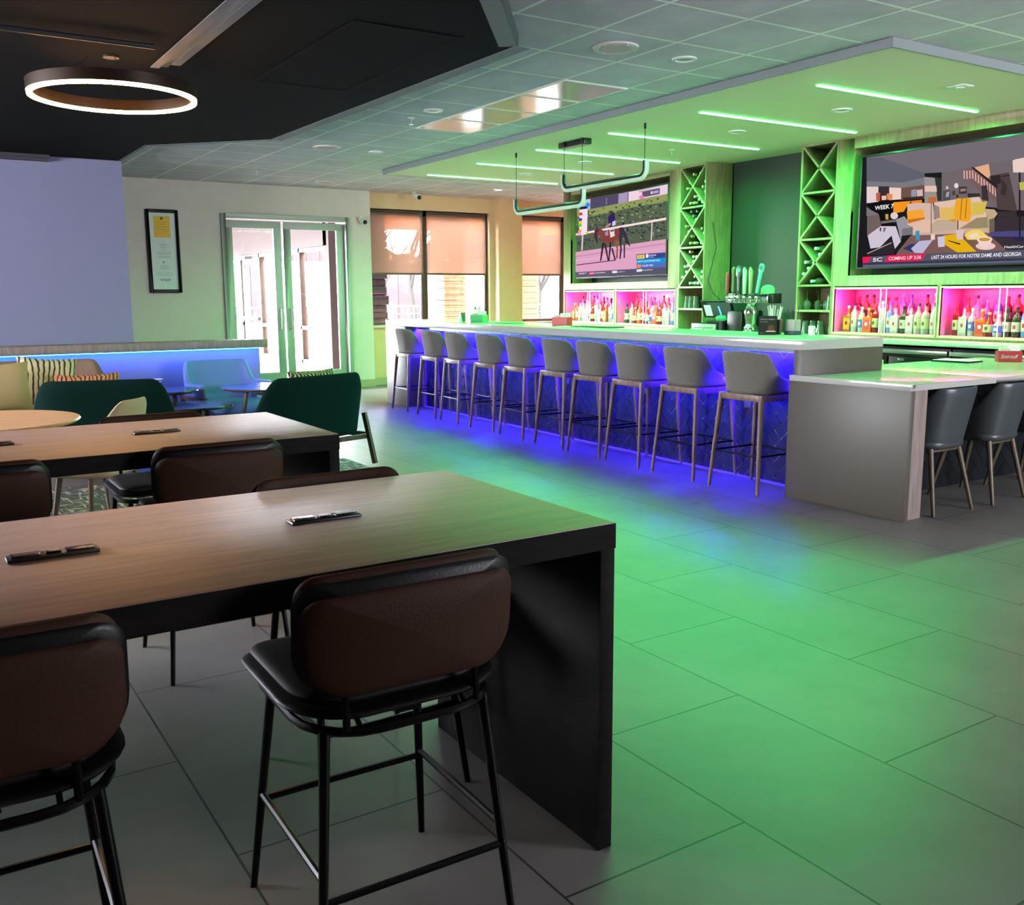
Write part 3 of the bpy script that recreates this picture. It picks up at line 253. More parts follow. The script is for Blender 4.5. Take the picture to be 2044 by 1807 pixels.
# ------------------------------------------------------------------ materials
def wood(name, c1, c2, rough=.45, scale=(1, 12, 12), coat=0, bump=.12):
    if name in MATS: return MATS[name]
    m = bpy.data.materials.new(name); m.use_nodes = True; N = m.node_tree.nodes; L = m.node_tree.links; b = N['Principled BSDF']
    tc = N.new('ShaderNodeTexCoord'); mp = N.new('ShaderNodeMapping'); mp.inputs['Scale'].default_value = scale
    n = N.new('ShaderNodeTexNoise'); n.inputs['Scale'].default_value = 3; n.inputs['Detail'].default_value = 8; n.inputs['Distortion'].default_value = .6
    r = N.new('ShaderNodeValToRGB'); r.color_ramp.elements[0].color = lin(c1); r.color_ramp.elements[1].color = lin(c2)
    r.color_ramp.elements[0].position = .32; r.color_ramp.elements[1].position = .68
    L.new(tc.outputs['Object'], mp.inputs[0]); L.new(mp.outputs[0], n.inputs[0]); L.new(n.outputs[0], r.inputs[0]); L.new(r.outputs[0], b.inputs['Base Color'])
    n2 = N.new('ShaderNodeTexNoise'); n2.inputs['Scale'].default_value = 22; n2.inputs['Detail'].default_value = 5; L.new(mp.outputs[0], n2.inputs[0])
    k = N.new('ShaderNodeBump'); k.inputs['Strength'].default_value = bump; k.inputs['Distance'].default_value = .004
    L.new(n2.outputs[0], k.inputs['Height']); L.new(k.outputs[0], b.inputs['Normal'])
    b.inputs['Roughness'].default_value = rough; b.inputs['Coat Weight'].default_value = coat; MATS[name] = m; return m
def brickmat(name, base, mortar, bw, rh, msize, off=.5, uv=('Y', 'X'), shift=(0, 0), rough=.45, var=.1, bump=.2, noise=True, rough2=None):
    m = bpy.data.materials.new(name); m.use_nodes = True; N = m.node_tree.nodes; L = m.node_tree.links; b = N['Principled BSDF']
    tc = N.new('ShaderNodeTexCoord'); sp = N.new('ShaderNodeSeparateXYZ'); cb = N.new('ShaderNodeCombineXYZ'); L.new(tc.outputs['Object'], sp.inputs[0])
    for k in (0, 1):
        a = N.new('ShaderNodeMath'); a.operation = 'SUBTRACT'; a.inputs[1].default_value = shift[k]
        L.new(sp.outputs[uv[k]], a.inputs[0]); L.new(a.outputs[0], cb.inputs[k])
    t = N.new('ShaderNodeTexBrick'); t.offset = off; t.offset_frequency = 2; t.squash = 1
    t.inputs['Scale'].default_value = 1; t.inputs['Brick Width'].default_value = bw; t.inputs['Row Height'].default_value = rh
    t.inputs['Mortar Size'].default_value = msize; t.inputs['Mortar Smooth'].default_value = 0; t.inputs['Bias'].default_value = 0
    c = lin(base); t.inputs['Color1'].default_value = tuple(v * (1 - var) for v in c[:3]) + (1,); t.inputs['Color2'].default_value = tuple(v * (1 + var) for v in c[:3]) + (1,)
    t.inputs['Mortar'].default_value = lin(mortar); L.new(cb.outputs[0], t.inputs['Vector'])
    n = N.new('ShaderNodeTexNoise'); n.inputs['Scale'].default_value = 2.2; n.inputs['Detail'].default_value = 9; n.inputs['Roughness'].default_value = .62; L.new(tc.outputs['Object'], n.inputs[0])
    mx = N.new('ShaderNodeMix'); mx.data_type = 'RGBA'; mx.blend_type = 'MULTIPLY'; mx.inputs[0].default_value = 1 if noise else 0
    rp = N.new('ShaderNodeValToRGB'); rp.color_ramp.elements[0].position = .3; rp.color_ramp.elements[1].position = .75
    rp.color_ramp.elements[0].color = (.78, .78, .78, 1); rp.color_ramp.elements[1].color = (1.1, 1.1, 1.08, 1)
    L.new(n.outputs[0], rp.inputs[0]); L.new(t.outputs['Color'], mx.inputs[6]); L.new(rp.outputs[0], mx.inputs[7]); L.new(mx.outputs[2], b.inputs['Base Color'])
    n2 = N.new('ShaderNodeTexNoise'); n2.inputs['Scale'].default_value = 14; n2.inputs['Detail'].default_value = 8; L.new(tc.outputs['Object'], n2.inputs[0])
    sb = N.new('ShaderNodeMath'); sb.operation = 'SUBTRACT'; L.new(n2.outputs[0], sb.inputs[0]); L.new(t.outputs['Fac'], sb.inputs[1])
    k = N.new('ShaderNodeBump'); k.inputs['Strength'].default_value = bump; k.inputs['Distance'].default_value = .004; L.new(sb.outputs[0], k.inputs['Height']); L.new(k.outputs[0], b.inputs['Normal'])
    b.inputs['Roughness'].default_value = rough; MATS[name] = m; return m
M_floor = brickmat('floor_tile', (110, 107, 104), (40, 40, 38), 1.235, .615, .0035, .5, ('Y', 'X'), (1.71, 1.86 - 20 * .615), rough=.42, var=.05, bump=.35)
M_ceil = brickmat('ceiling_tile', (208, 195, 210), (255, 252, 250), .622, .627, .012, 0, ('Y', 'X'), (4.92 - 20 * .622, 3.835 - 20 * .627), rough=.85, var=.015, bump=.1)
M_wall = mat('wall_paint', (222, 204, 202), .75, var=.03)
M_wallw = mat('wall_warm_glow', (224, 186, 150), .75, var=.03)  # warm glow around the far windows, put into the wall colour
M_purple = mat('lilac_paint', (126, 124, 154), .7, var=.02)
M_soffit = mat('soffit_paint', (226, 208, 186), .7)
M_band = mat('soffit_edge_paint', (132, 138, 140), .6)
M_black = mat('black_paint', (7, 7, 8), 1.0, spec=.1)
M_trimgrey = mat('grey_metal_trim', (110, 112, 116), .5, .2)
M_dkgreen = mat('dark_wall_paint', (36, 40, 37), .6, var=.05)
M_quartz = mat('white_quartz', (176, 174, 168), .16, var=.02, vscale=30)
M_oak = wood('oak_veneer', (120, 108, 78), (150, 136, 98), .5, (8, 8, 1.2))
M_oakin = wood('oak_veneer_inside', (96, 86, 62), (122, 110, 80), .55, (8, 8, 1.2))
M_tabletop = wood('walnut_top', (104, 64, 44), (142, 92, 66), .56, (1.4, 14, 14), bump=.25)
M_tabletop.node_tree.nodes['Principled BSDF'].inputs['Specular IOR Level'].default_value = 1.0
M_tabletop.node_tree.nodes['Principled BSDF'].inputs['Coat Weight'].default_value = .6; M_tabletop.node_tree.nodes['Principled BSDF'].inputs['Coat Roughness'].default_value = .5
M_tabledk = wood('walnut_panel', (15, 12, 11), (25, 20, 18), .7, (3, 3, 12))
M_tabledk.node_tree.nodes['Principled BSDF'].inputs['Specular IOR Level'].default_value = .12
M_greywood = wood('grey_wood_panel', (118, 104, 100), (146, 130, 124), .5, (12, 12, 1.5))
M_legwood = wood('stool_wood', (98, 76, 64), (126, 100, 84), .45, (10, 10, 2))
M_dkleg = wood('dark_leg_wood', (70, 54, 42), (96, 76, 58), .45, (10, 10, 2))
M_paleleg = wood('pale_leg_wood', (72, 60, 46), (96, 82, 62), .45, (10, 10, 2))
M_fabgrey = mat('stool_fabric', (104, 100, 91), .85, bump=.25, bscale=220, var=.06, vscale=90, sheen=.2)
M_tan = mat('tan_leather', (54, 32, 20), .6, spec=.2, bump=.12, bscale=160, var=.05)
M_blklea = mat('black_leather', (8, 8, 8), .4, spec=.35, bump=.08, bscale=150)
M_blkmet = mat('black_metal', (12, 12, 12), .3, .6)
M_blkmat = mat('black_plastic', (16, 16, 17), .4)
M_green = mat('green_velvet', (2, 34, 31), .9, spec=.15, var=.1, vscale=60)
M_taupe = mat('taupe_fabric', (120, 98, 82), .85, bump=.2, bscale=200, var=.08, vscale=80)
M_cream = mat('cream_fabric', (176, 156, 118), .7, bump=.1, bscale=120)
M_grnlea = mat('grey_green_leather', (62, 66, 69), .36, bump=.06, bscale=120)
M_ltfab = mat('blue_lit_fabric', (96, 124, 208), .6, bump=.1, bscale=150)  # blue LED light on the armchair is put into the fabric colour
M_chrome = mat('chrome', (210, 214, 212), .12, 1)
M_steel = mat('brushed_steel', (180, 184, 182), .28, 1)
M_slab = mat('quartz_honed', (82, 76, 67), .45, var=.02, vscale=30)
M_navy = mat('dark_tile', (40, 42, 58), .14, var=.25, vscale=9, bump=.25, bscale=14)
M_grout = mat('grout', (196, 196, 204), .8)
M_winframe = mat('bronze_frame', (70, 56, 48), .45, .4)
M_doorgrn = mat('grey_green_metal', (172, 176, 172), .45, .2)
M_ltgrn = mat('led_diffuser', (205, 225, 212), .35)
M_white = mat('white_plastic', (225, 225, 222), .4)
M_pink = mat('niche_lining', (214, 120, 176), .4)  # pink of the niche LEDs is put into the lining colour
M_rimwood = wood('niche_rim', (196, 178, 142), (216, 200, 166), .5, (2, 12, 12))
def glassmat(name='window_glass', tint=(1, 1, 1), gl=.06):
    if name in MATS: return MATS[name]
    m = bpy.data.materials.new(name); m.use_nodes = True; nt = m.node_tree; nt.nodes.clear(); N = nt.nodes
    t = N.new('ShaderNodeBsdfTransparent'); t.inputs[0].default_value = (*tint, 1); g = N.new('ShaderNodeBsdfGlossy'); g.inputs['Roughness'].default_value = .02
    x = N.new('ShaderNodeMixShader'); f = N.new('ShaderNodeFresnel'); f.inputs[0].default_value = 1.0 + gl * 6; o = N.new('ShaderNodeOutputMaterial')
    ge = N.new('ShaderNodeNewGeometry'); mm = N.new('ShaderNodeMath'); mm.operation = 'SUBTRACT'; mm.inputs[0].default_value = 1; m2 = N.new('ShaderNodeMath'); m2.operation = 'MULTIPLY'
    nt.links.new(ge.outputs['Backfacing'], mm.inputs[1]); nt.links.new(mm.outputs[0], m2.inputs[0]); nt.links.new(f.outputs[0], m2.inputs[1]); nt.links.new(m2.outputs[0], x.inputs[0]); nt.links.new(t.outputs[0], x.inputs[1]); nt.links.new(g.outputs[0], x.inputs[2]); nt.links.new(x.outputs[0], o.inputs[0]); MATS[name] = m; return m
M_glass = glassmat(); M_nglass = glassmat('niche_glass', gl=.003)
def shademat():
    m = bpy.data.materials.new('shade_mesh'); m.use_nodes = True; nt = m.node_tree; nt.nodes.clear(); N = nt.nodes
    t = N.new('ShaderNodeBsdfTransparent'); t.inputs[0].default_value = (1, .84, .74, 1); d = N.new('ShaderNodeBsdfTranslucent'); d.inputs[0].default_value = (.12, .072, .055, 1)
    d2 = N.new('ShaderNodeBsdfDiffuse'); d2.inputs[0].default_value = (.42, .33, .29, 1)
    x0 = N.new('ShaderNodeMixShader'); x0.inputs[0].default_value = .35
    x = N.new('ShaderNodeMixShader'); x.inputs[0].default_value = .74; o = N.new('ShaderNodeOutputMaterial')
    nt.links.new(d.outputs[0], x0.inputs[1]); nt.links.new(d2.outputs[0], x0.inputs[2])
    nt.links.new(t.outputs[0], x.inputs[1]); nt.links.new(x0.outputs[0], x.inputs[2]); nt.links.new(x.outputs[0], o.inputs[0]); return m
M_shade = shademat()
PI = math.pi
ZC, ZS = 3.06, 3.0
# ------------------------------------------------------------------ the room
struct(G().box(-4, 11.2, -3, 14.3, -.12, 0), 'floor', M_floor)
struct(G().box(-4, 11.2, -3, 14.6, ZC, ZC + .15), 'ceiling', M_ceil)
# far wall with the glass double door
g = G(); g.box(-4, 4.17, 14.12, 14.32, 0, ZC).box(4.17, 6.03, 14.12, 14.32, 2.57, ZC).box(6.03, 6.46, 14.12, 14.5, 0, ZC)
struct(g, 'wall_back', M_wall)
g = G(); g.box(6.46, 11.2, 14.32, 14.5, 0, .93).box(6.46, 11.2, 14.32, 14.5, 2.82, ZC).box(8.77, 9.33, 14.32, 14.5, .93, 2.82).box(10.9, 11.2, 14.32, 14.5, .93, 2.82)
struct(g, 'wall_window_side', M_wallw)
struct(G().box(8.86, 9.34, 14.16, 14.33, 0, ZC), 'trim_1', M_wallw)
struct(G().box(6.44, 11.2, 14.26, 14.325, .93, .965), 'trim_2', mat('sill_paint', (206, 196, 176), .5))
struct(G().box(6.45, 8.86, 14.3, 14.325, 0, .12).box(6.05, 6.46, 14.105, 14.125, 0, .12), 'baseboard_back', mat('base_paint', (170, 160, 138), .5))
g = G(); g.box(2.2, 4.1, 14.105, 14.125, 0, .12); struct(g, 'baseboard_left', mat('base_paint', (170, 160, 138), .5))
struct(G().box(-4.15, -4, -3, 5.6, 0, ZC).box(-4.15, -4, 10.6, 12, 0, ZC).box(-4.15, -4, 5.6, 10.6, 0, 1.5).box(-4.15, -4, 5.6, 10.6, 2.8, ZC), 'wall_left', M_wall)
g = G().box(-4.1, -4.04, 5.6, 10.6, 1.5, 1.56).box(-4.1, -4.04, 5.6, 10.6, 2.74, 2.8)
for y in (5.6, 7.25, 8.9, 10.54): g.box(-4.1, -4.04, y, y + .06, 1.56, 2.74)
w = struct(g, 'window_3', M_winframe); G().box(-4.075, -4.07, 5.66, 10.54, 1.56, 2.74).build('pane', M_glass, w)  # unseen window, added to bring in neutral daylight from the left
struct(G().box(-4, 2.39, 12.0, 14.12, 0, ZC), 'wall_lilac', M_purple)
struct(G().box(-4.15, 5.5, -3.15, -3, 0, ZC).box(9.5, 11.2, -3.15, -3, 0, ZC).box(5.5, 9.5, -3.15, -3, 0, 1.1).box(5.5, 9.5, -3.15, -3, 2.7, ZC), 'wall_front', mat('dark_rear_paint', (70, 60, 54), .8))
g = G().box(5.5, 9.5, -3.1, -3.04, 1.1, 1.16).box(5.5, 9.5, -3.1, -3.04, 2.64, 2.7)
for x in (5.5, 7.47, 9.44): g.box(x, x + .06, -3.1, -3.04, 1.16, 2.64)
w = struct(g, 'window_4', M_winframe); G().box(5.56, 9.44, -3.075, -3.07, 1.16, 2.64).build('pane', M_glass, w)  # unseen window behind the camera, added to brighten faces turned this way
D1 = Vector((math.sin(math.radians(8.2)), math.cos(math.radians(8.2)), 0)); N1 = Vector((D1.y, -D1.x, 0)); P1 = Vector((8.36, 8.66, 0))
def c1(s, off, z): return P1 + D1 * s + N1 * off + Vector((0, 0, z))
struct(G().box(8.725, 8.9, -3, 8.57, 0, ZS), 'wall_right', M_dkgreen)
g = G(); g.prism([c1(-.05, .42, 0), c1(3.7, .42, 0), c1(3.7, .6, 0), c1(-.05, .6, 0)], (0, 0, ZS)); struct(g, 'wall_right_angled', M_dkgreen)
struct(G().box(11.05, 11.2, 12.3, 14.5, 0, ZC).box(9.4, 11.2, 12.15, 12.3, 0, ZC), 'wall_right_far', M_wallw)
# dropped ceiling over the bar
struct(G().box(5.55, 11.0, 4.1, 11.67, ZS, ZC - .002), 'ceiling_soffit', M_soffit)
struct(G().box(5.535, 5.55, 4.085, 11.685, ZS - .004, ZC - .002).box(5.55, 11, 4.085, 4.1, ZS - .004, ZC - .002).box(5.55, 9.3, 11.67, 11.685, ZS - .004, ZC - .002), 'trim_3', M_band)
# black ceiling panel
BP = [(3.457, 5.30), (3.345, 9.62), (2.385, 10.62), (2.385, 12.0), (-4, 12.0), (-4, -3), (-2.9, -3), (-1.55, -.94), (2.87, 4.55)]
struct(G().prism([(x, y, 2.992) for x, y in BP], (0, 0, ZC - 2.994)), 'ceiling_black', M_black)
def strip(g, a, b, w, z, h=.004):
    a = Vector((*a, z)); b = Vector((*b, z)); d = (b - a).normalized(); n = Vector((-d.y, d.x, 0))
    g.prism([a, b, b + n * w, a + n * w], (0, 0, h))
g = G()
for i in (0, 1): strip(g, BP[i], BP[i + 1], -.11 if i == 0 else -.05, 2.9875)
strip(g, BP[8], BP[0], .11, 2.9875); strip(g, BP[7], BP[8], .11, 2.9875); strip(g, BP[2], (2.385, 12), .03, 2.9875)
g.v = [(x, y, z) for x, y, z in g.v]
struct(g, 'trim_4', mat('panel_edge_grey', (96, 96, 100), .6))
g = G(); g.prism([(2.88, 4.53, 2.988), (3.468, 5.29, 2.988), (3.463, 5.31, 2.988), (2.87, 4.56, 2.988)], (0, 0, .068)); struct(g, 'trim_5', mat('panel_side_grey', (70, 72, 74), .6))
g = G(); g.box(-1, 1.62, 11.9, 11.99, 2.93, 2.99).box(-1, 1.62, 11.86, 11.99, 2.955, 2.99)
struct(g, 'trim_6', mat('rail_grey', (58, 58, 66), .5, .3))
t = thing('slot_diffuser', 'long pale metal slot air diffuser in the black ceiling', 'air vent', (1.72, 3.5, 2.99))
G().box(-.085, -.03, 0, 3.55, -.006, 0).build('edge_strip', mat('slot_metal', (96, 98, 106), .7), t)
G().box(.015, .075, 0, 3.4, -.006, 0).build('edge_strip', mat('slot_metal', (96, 98, 106), .7), t)
G().box(-.03, .015, 0, 3.5, -.004, 0).build('slot', M_blkmat, t)
t = thing('access_hatch', 'faint black access panel outline in the black ceiling', 'hatch', (2.72, 6.2, 2.992))
g = G(); g.box(-.36, -.34, -.9, .9, -.006, 0).box(.34, .36, -.9, .9, -.006, 0).box(-.34, .34, -.9, -.88, -.006, 0).box(-.34, .34, .88, .9, -.006, 0)
g.build('frame', mat('dim_metal', (9, 9, 9), .9, spec=.1), t); G().box(-.34, .34, -.88, .88, -.003, 0).build('panel', M_black, t)
g = G(); g.tube([(.2, 6.33, 2.95), (.7, 6.33, 2.95), (1.5, 6.33, 2.95)], .016, 8)
tag(g.build('ceiling_pipe', mat('dim_pipe', (46, 46, 50), .4)), 'dark thin pipe along the black ceiling behind the slot diffuser', 'pipe')
# ---- door
def door(n, x0, x1, hx):
    g = G(); g.box(x0, x1, 14.18, 14.225, .02, .30).box(x0, x1, 14.18, 14.225, 2.44, 2.545).box(x0, x0 + .115, 14.18, 14.225, .3, 2.44).box(x1 - .115, x1, 14.18, 14.225, .3, 2.44)
    d = struct(g, 'door_%d' % n, M_doorgrn, bevel=.004)
    G().box(x0 + .115, x1 - .115, 14.198, 14.206, .3, 2.44).build('pane', M_glass, d)
    G().tube([(hx, 14.18, .95), (hx, 14.12, .95), (hx, 14.12, 1.25), (hx, 14.18, 1.25)], .011, 8).build('door_handle', M_steel, d)
door(1, 4.175, 5.02, 4.96); door(2, 5.055, 6.02, 5.11)
g = G(); g.box(4.105, 4.175, 14.08, 14.33, 0, 2.635).box(6.025, 6.095, 14.08, 14.33, 0, 2.635).box(4.175, 6.025, 14.08, 14.33, 2.575, 2.635)
struct(g, 'trim_7', M_doorgrn, bevel=.006)
# ---- windows
def window(n, x0, x1, mull, lab_):
    g = G(); y0, y1 = 14.38, 14.45; z0, z1 = .965, 2.82
    g.box(x0, x1, y0, y1, z0, z0 + .05).box(x0, x1, y0, y1, z1 - .09, z1).box(x0, x0 + .045, y0, y1, z0, z1).box(x1 - .06, x1, y0, y1, z0, z1)
    for m_ in mull: g.box(m_ - .055, m_ + .055, y0, y1, z0, z1)
    w = struct(g, 'window_%d' % n, M_winframe, bevel=.004)
    G().box(x0 + .045, x1 - .06, 14.412, 14.418, z0 + .05, z1 - .09).build('pane', M_glass, w)
window(1, 6.47, 8.765, [7.535], ''); window(2, 9.34, 10.9, [10.35], '')
def shade(x0, x1, label):
    t = thing('roller_shade', label, 'window shade', ((x0 + x1) / 2, 14.355, 2.79), 0, 'roller shades half lowered over the far windows'); w = (x1 - x0) / 2
    G().tube([(-w, 0, 0), (w, 0, 0)], .028, 12).build('roller', M_winframe, t)
    G().box(-w, w, -.004, -.002, -.985, 0).build('fabric', M_shade, t)
    G().box(-w, w, -.014, .006, -1.01, -.98).build('bottom_bar', mat('shade_bar', (90, 70, 66), .5), t)
shade(6.51, 7.50, 'tan roller shade half lowered in the left bay of the wider far window')
shade(7.57, 8.71, 'tan roller shade half lowered in the right bay of the wider far window')
shade(9.37, 10.30, 'tan roller shade in the narrow window past the wall pier')
# ------------------------------------------------------------------ lights in ceiling
def spot(x, y, z, r, kind, label, lit=False):
    if kind == 'speaker':
        t = thing('ceiling_speaker', label, 'speaker', (x, y, z)); G().lathe([(r * .74, 0), (r * .74, -.012), (r, -.012), (r, -.004), (r * 1.02, 0)], 32).build('rim', mat('speaker_white', (222, 205, 205), .5), t)
        g = G().lathe([(.001, -.014), (r * .7, -.014), (r * .72, -.002)], 32)
        g.build('grille', mat('speaker_grille', (196, 172, 172), .6, bump=.6, bscale=180), t)
        for k in range(8 if y < 6 else 0):
            a = k * PI / 4; G().sphere((r * .86 * math.cos(a), r * .86 * math.sin(a), -.014), .006, 6).build('screw', M_steel, t)
    elif kind == 'sprinkler':
        t = thing('fire_sprinkler', label, 'sprinkler', (x, y, z)); G().lathe([(.034, 0), (.034, -.008), (.012, -.012)], 16).build('plate', M_white, t)
        G().tube([(0, 0, -.01), (0, 0, -.06)], .006, 8).lathe([(.022, -.062), (.022, -.058)], 12).build('head', M_steel, t)
    else:
        t = thing('recessed_downlight', label, 'ceiling light', (x, y, z))
        G().lathe([(r * .7, 0), (r * .72, -.012), (r, -.010), (r * 1.02, 0)], 28).build('trim_ring', M_white, t)
        G().lathe([(.001, -.003), (r * .7, -.003), (r * .7, -.002)], 24).build('lens', emat('lamp_on', (1, .95, .85), 6) if lit else mat('lamp_off', (150, 155, 152), .3), t)
spot(4.19, 5.22, ZC, .15, 'speaker', 'large round pinkish ceiling speaker nearest the camera, past the black ceiling corner')
spot(4.19, 10.24, ZC, .15, 'speaker', 'round white ceiling speaker farther down the tiled ceiling beyond the fire sprinkler')
spot(5.4, 13.3, ZC, .14, 'speaker', 'round ceiling speaker near the glass double door')
spot(9.27, 13.4, ZC, .15, 'speaker', 'round tan ceiling speaker in front of the wall pier between the windows')
spot(4.80, 5.22, ZC, .085, 'dl', 'recessed downlight beside the large ceiling speaker nearest the camera')
spot(4.19, 7.77, ZC, .085, 'dl', 'recessed downlight in the tiled ceiling beside the fire sprinkler')
spot(4.80, 10.28, ZC, .085, 'dl', 'recessed downlight right of the far white ceiling speaker')
spot(8.09, 12.93, ZC, .085, 'dl', 'lit warm recessed downlight near the far window', True)
for i, (x, y, w) in enumerate(((7.03, 5.66, 'nearest of the small downlights in the dropped bar ceiling'), (7.07, 6.92, 'second nearest of the small downlights in the dropped bar ceiling'), (7.1, 9.4, 'small downlight in the dropped bar ceiling beside the fourth light bar'), (7.12, 10.7, 'farthest of the small downlights in the dropped bar ceiling'))):
    spot(x, y, ZS, .085, 'dl', w)
spot(4.19, 8.2, ZC, .05, 'sprinkler', 'fire sprinkler head in the tiled ceiling beside the pale light panels')
spot(4.19, 12.65, ZC, .05, 'sprinkler', 'fire sprinkler head above the framed certificate end of the room')
spot(7.55, 12.8, ZC, .05, 'sprinkler', 'fire sprinkler head near the lit far downlight')
spot(7.34, 8.15, ZS, .05, 'sprinkler', 'fire sprinkler head in the dropped ceiling between the green light bars')
t = thing('smoke_detector', 'small square detector plate in the dropped bar ceiling near its front edge', 'detector', (7.02, 4.56, ZS)); G().box(-.07, .07, -.07, .07, -.012, 0).build('plate', M_white, t, bevel=.004); G().lathe([(.03, -.012), (.03, -.02), (.01, -.022)], 14).build('sensor', M_white, t)
for i, y in enumerate((6.17, 6.79, 7.41, 8.03)):
    t = thing('ceiling_light_panel', ['glossy square ceiling light panel nearest the camera in its row', 'second of four glossy square ceiling light panels from the camera', 'third of four glossy square ceiling light panels from the camera', 'farthest of four glossy square ceiling light panels, warm toned'][i], 'ceiling light panel', (4.775, y + .31, ZC), 0, 'row of four glossy ceiling panels')
    G().box(-.295, .295, -.29, .29, -.006, 0).build('lens', mat('panel_lens', (176, 168, 164), .12, spec=.8), t)
    g = G(); g.box(-.31, .31, -.308, -.29, -.009, 0).box(-.31, .31, .29, .308, -.009, 0).box(-.31, -.295, -.29, .29, -.009, 0).box(.295, .31, -.29, .29, -.009, 0); g.build('frame', M_white, t)
ORD = ['nearest', 'second', 'third', 'fourth', 'fifth', 'farthest']
for k in range(6):
    y = 5.10 + 1.2585 * k
    t = thing('light_bar', '%s of six green glowing light bars in the dropped ceiling, counted from the camera' % ORD[k], 'light bar', (7.08, y, ZS), 0, 'six green light bars over the bar')
    G().box(-1.035, 1.035, -.014, .014, -.012, -.002).build('diffuser', emat('green_led', COL_GREEN, LED_GREEN), t, bevel=.003)
    G().box(-1.045, 1.045, -.02, .02, -.003, 0).build('housing', M_white, t)
    l = room_lamp('light_bar_lamp', (7.08, y, ZS - .0135), (2.06, .028), LED_GREEN_W, COL_GREEN); l.data.spread = math.radians(165)
# ring pendant
t = thing('ring_pendant', 'round ring pendant lamp glowing warm white below the black ceiling', 'pendant lamp', (1.355, 6.89, 2.74)); R_ = .50
def ringg(r, w, z0, z1):
    g = G(); n = 64; vs = []
    for i in range(n):
        a = 2 * PI * i / n
        for rr_, z in ((r - w, z0), (r + w, z0), (r + w, z1), (r - w, z1)): vs.append((rr_ * math.cos(a), rr_ * math.sin(a), z))
    g.add(vs, [(i * 4 + k, i * 4 + (k + 1) % 4, ((i + 1) % n) * 4 + (k + 1) % 4, ((i + 1) % n) * 4 + k) for i in range(n) for k in range(4)]); return g
ringg(R_, .02, .0, .07).build('housing', mat('bronze_dark', (50, 34, 22), .4, .5), t)
ringg(R_, .014, -.018, .0).build('glow_ring', emat('ring_led', (1, .5, .18), RING), t)
for a in (.4, 2.5, 4.6): G().tube([(R_ * math.cos(a), R_ * math.sin(a), .07), (R_ * math.cos(a) * .3, R_ * math.sin(a) * .3, .25)], .0018, 5).build('cable', M_blkmet, t)
G().lathe([(.05, .24), (.05, .252)], 24).build('canopy', M_blkmat, t)
# bar pendants
def pendant(x, y0, y1, z, label, rods):
    t = thing('linear_pendant', label, 'pendant lamp', (x, (y0 + y1) / 2, z), 0, 'two linear pendants over the bar'); h = (y1 - y0) / 2; r = .09
    def path(dz, inset):
        P = [(0, -h + inset, .16)]
        for i in range(9):
            a = PI + i * PI / 16; P.append((0, -h + inset + (r - inset) + (r - inset) * math.cos(a), (r) + (r - dz) * math.sin(a)))
        for i in range(9):
            a = 1.5 * PI + i * PI / 16; P.append((0, h - inset - (r - inset) + (r - inset) * math.cos(a), (r) + (r - dz) * math.sin(a)))
        return P + [(0, h - inset, .16)]
    G().tube(path(.028, .028), .019, 8).build('housing', M_blkmat, t)
    G().tube(path(0, 0), .021, 8).build('diffuser', M_ltgrn, t)
    for i, (yy, zt) in enumerate(rods): G().tube([(0, yy, .16), (0, yy, zt - z)], .0035, 6).lathe([(.011, zt - z - .05), (.011, zt - z)], 8, (0, yy, 0)).build('rod', M_blkmet, t)
pendant(6.0, 7.96, 9.24, 2.34, 'farther and lower of the two linear pendants, a black bar with upturned ends', [(-.61, ZS), (.61, ZS)])
pendant(6.0, 7.0, 8.33, 2.51, 'nearer and higher of the two linear pendants, a black bar with upturned ends', [(-.635, ZS), (.635, ZS)])
t = thing('pendant_canopy', 'black rectangular mounting box on the dropped ceiling above the linear pendants', 'ceiling mount', (6.06, 8.2, ZS)); G().box(-.05, .05, -.22, .22, -.055, 0).build('box', M_blkmat, t, bevel=.004); G().box(-.04, .04, -.2, .2, -.06, -.055).build('cover_plate', mat('canopy_plate', (150, 130, 128), .4), t)
# cameras on wall
for (x, y, z, lb) in ((6.27, 14.08, 2.62, 'white security camera on the wall right of the glass door'), (7.1, 13.85, ZC - .05, 'white security camera hanging from the ceiling near the far window')):
    t = thing('security_camera', lb, 'camera', (x, y, z)); G().lathe([(.045, .05), (.045, .035), (.018, .03), (.018, 0)], 14, M=None if z > 3 else Matrix.Rotation(PI / 2, 3, 'X')).build('mount', M_white, t)
    M_ = Matrix.Rotation(math.radians(105), 3, 'X'); G().lathe([(.02, -.05), (.045, -.04), (.048, .06), (.04, .075)], 16, (0.02, -.06, -.03), M_).build('body', M_white, t)
    G().lathe([(.001, 0), (.034, 0), (.034, .012)], 14, (0.02, -.06 - .07, -.052), M_).build('lens', M_blkmat, t)
# certificate
t = thing('framed_certificate', 'tall black framed certificate with yellow sheet above white pages on the grey wall', 'picture', (3.29, 14.115, 2.075))
g = G(); w, h = .222, .57
for a in ((-w, -w + .045, -h, h), (w - .045, w, -h, h)): g.box(a[0], a[1], -.03, 0, a[2], a[3])
g.box(-w + .045, w - .045, -.03, 0, h - .045, h).box(-w + .045, w - .045, -.03, 0, -h, -h + .045); g.build('frame', M_blklea, t, bevel=.006)
G().box(-w + .045, w - .045, -.012, -.004, -h + .045, h - .045).build('mat_board', mat('paper', (226, 228, 232), .6), t)
ys = G().box(-.115, .105, -.014, -.012, .19, .48).build('yellow_sheet', mat('yellow_paper', (236, 186, 60), .6), t)
G().lathe([(.02, 0), (.02, .001)], 12, (-.005, -.0145, .45), Matrix.Rotation(PI / 2, 3, 'X')).build('seal', mat('ink', (110, 100, 70), .7), ys)
g = G(); random.seed(3)
def line(z, w_, th=.004): g.box(-w_ / 2, w_ / 2, -.0136, -.013, z, z + th)
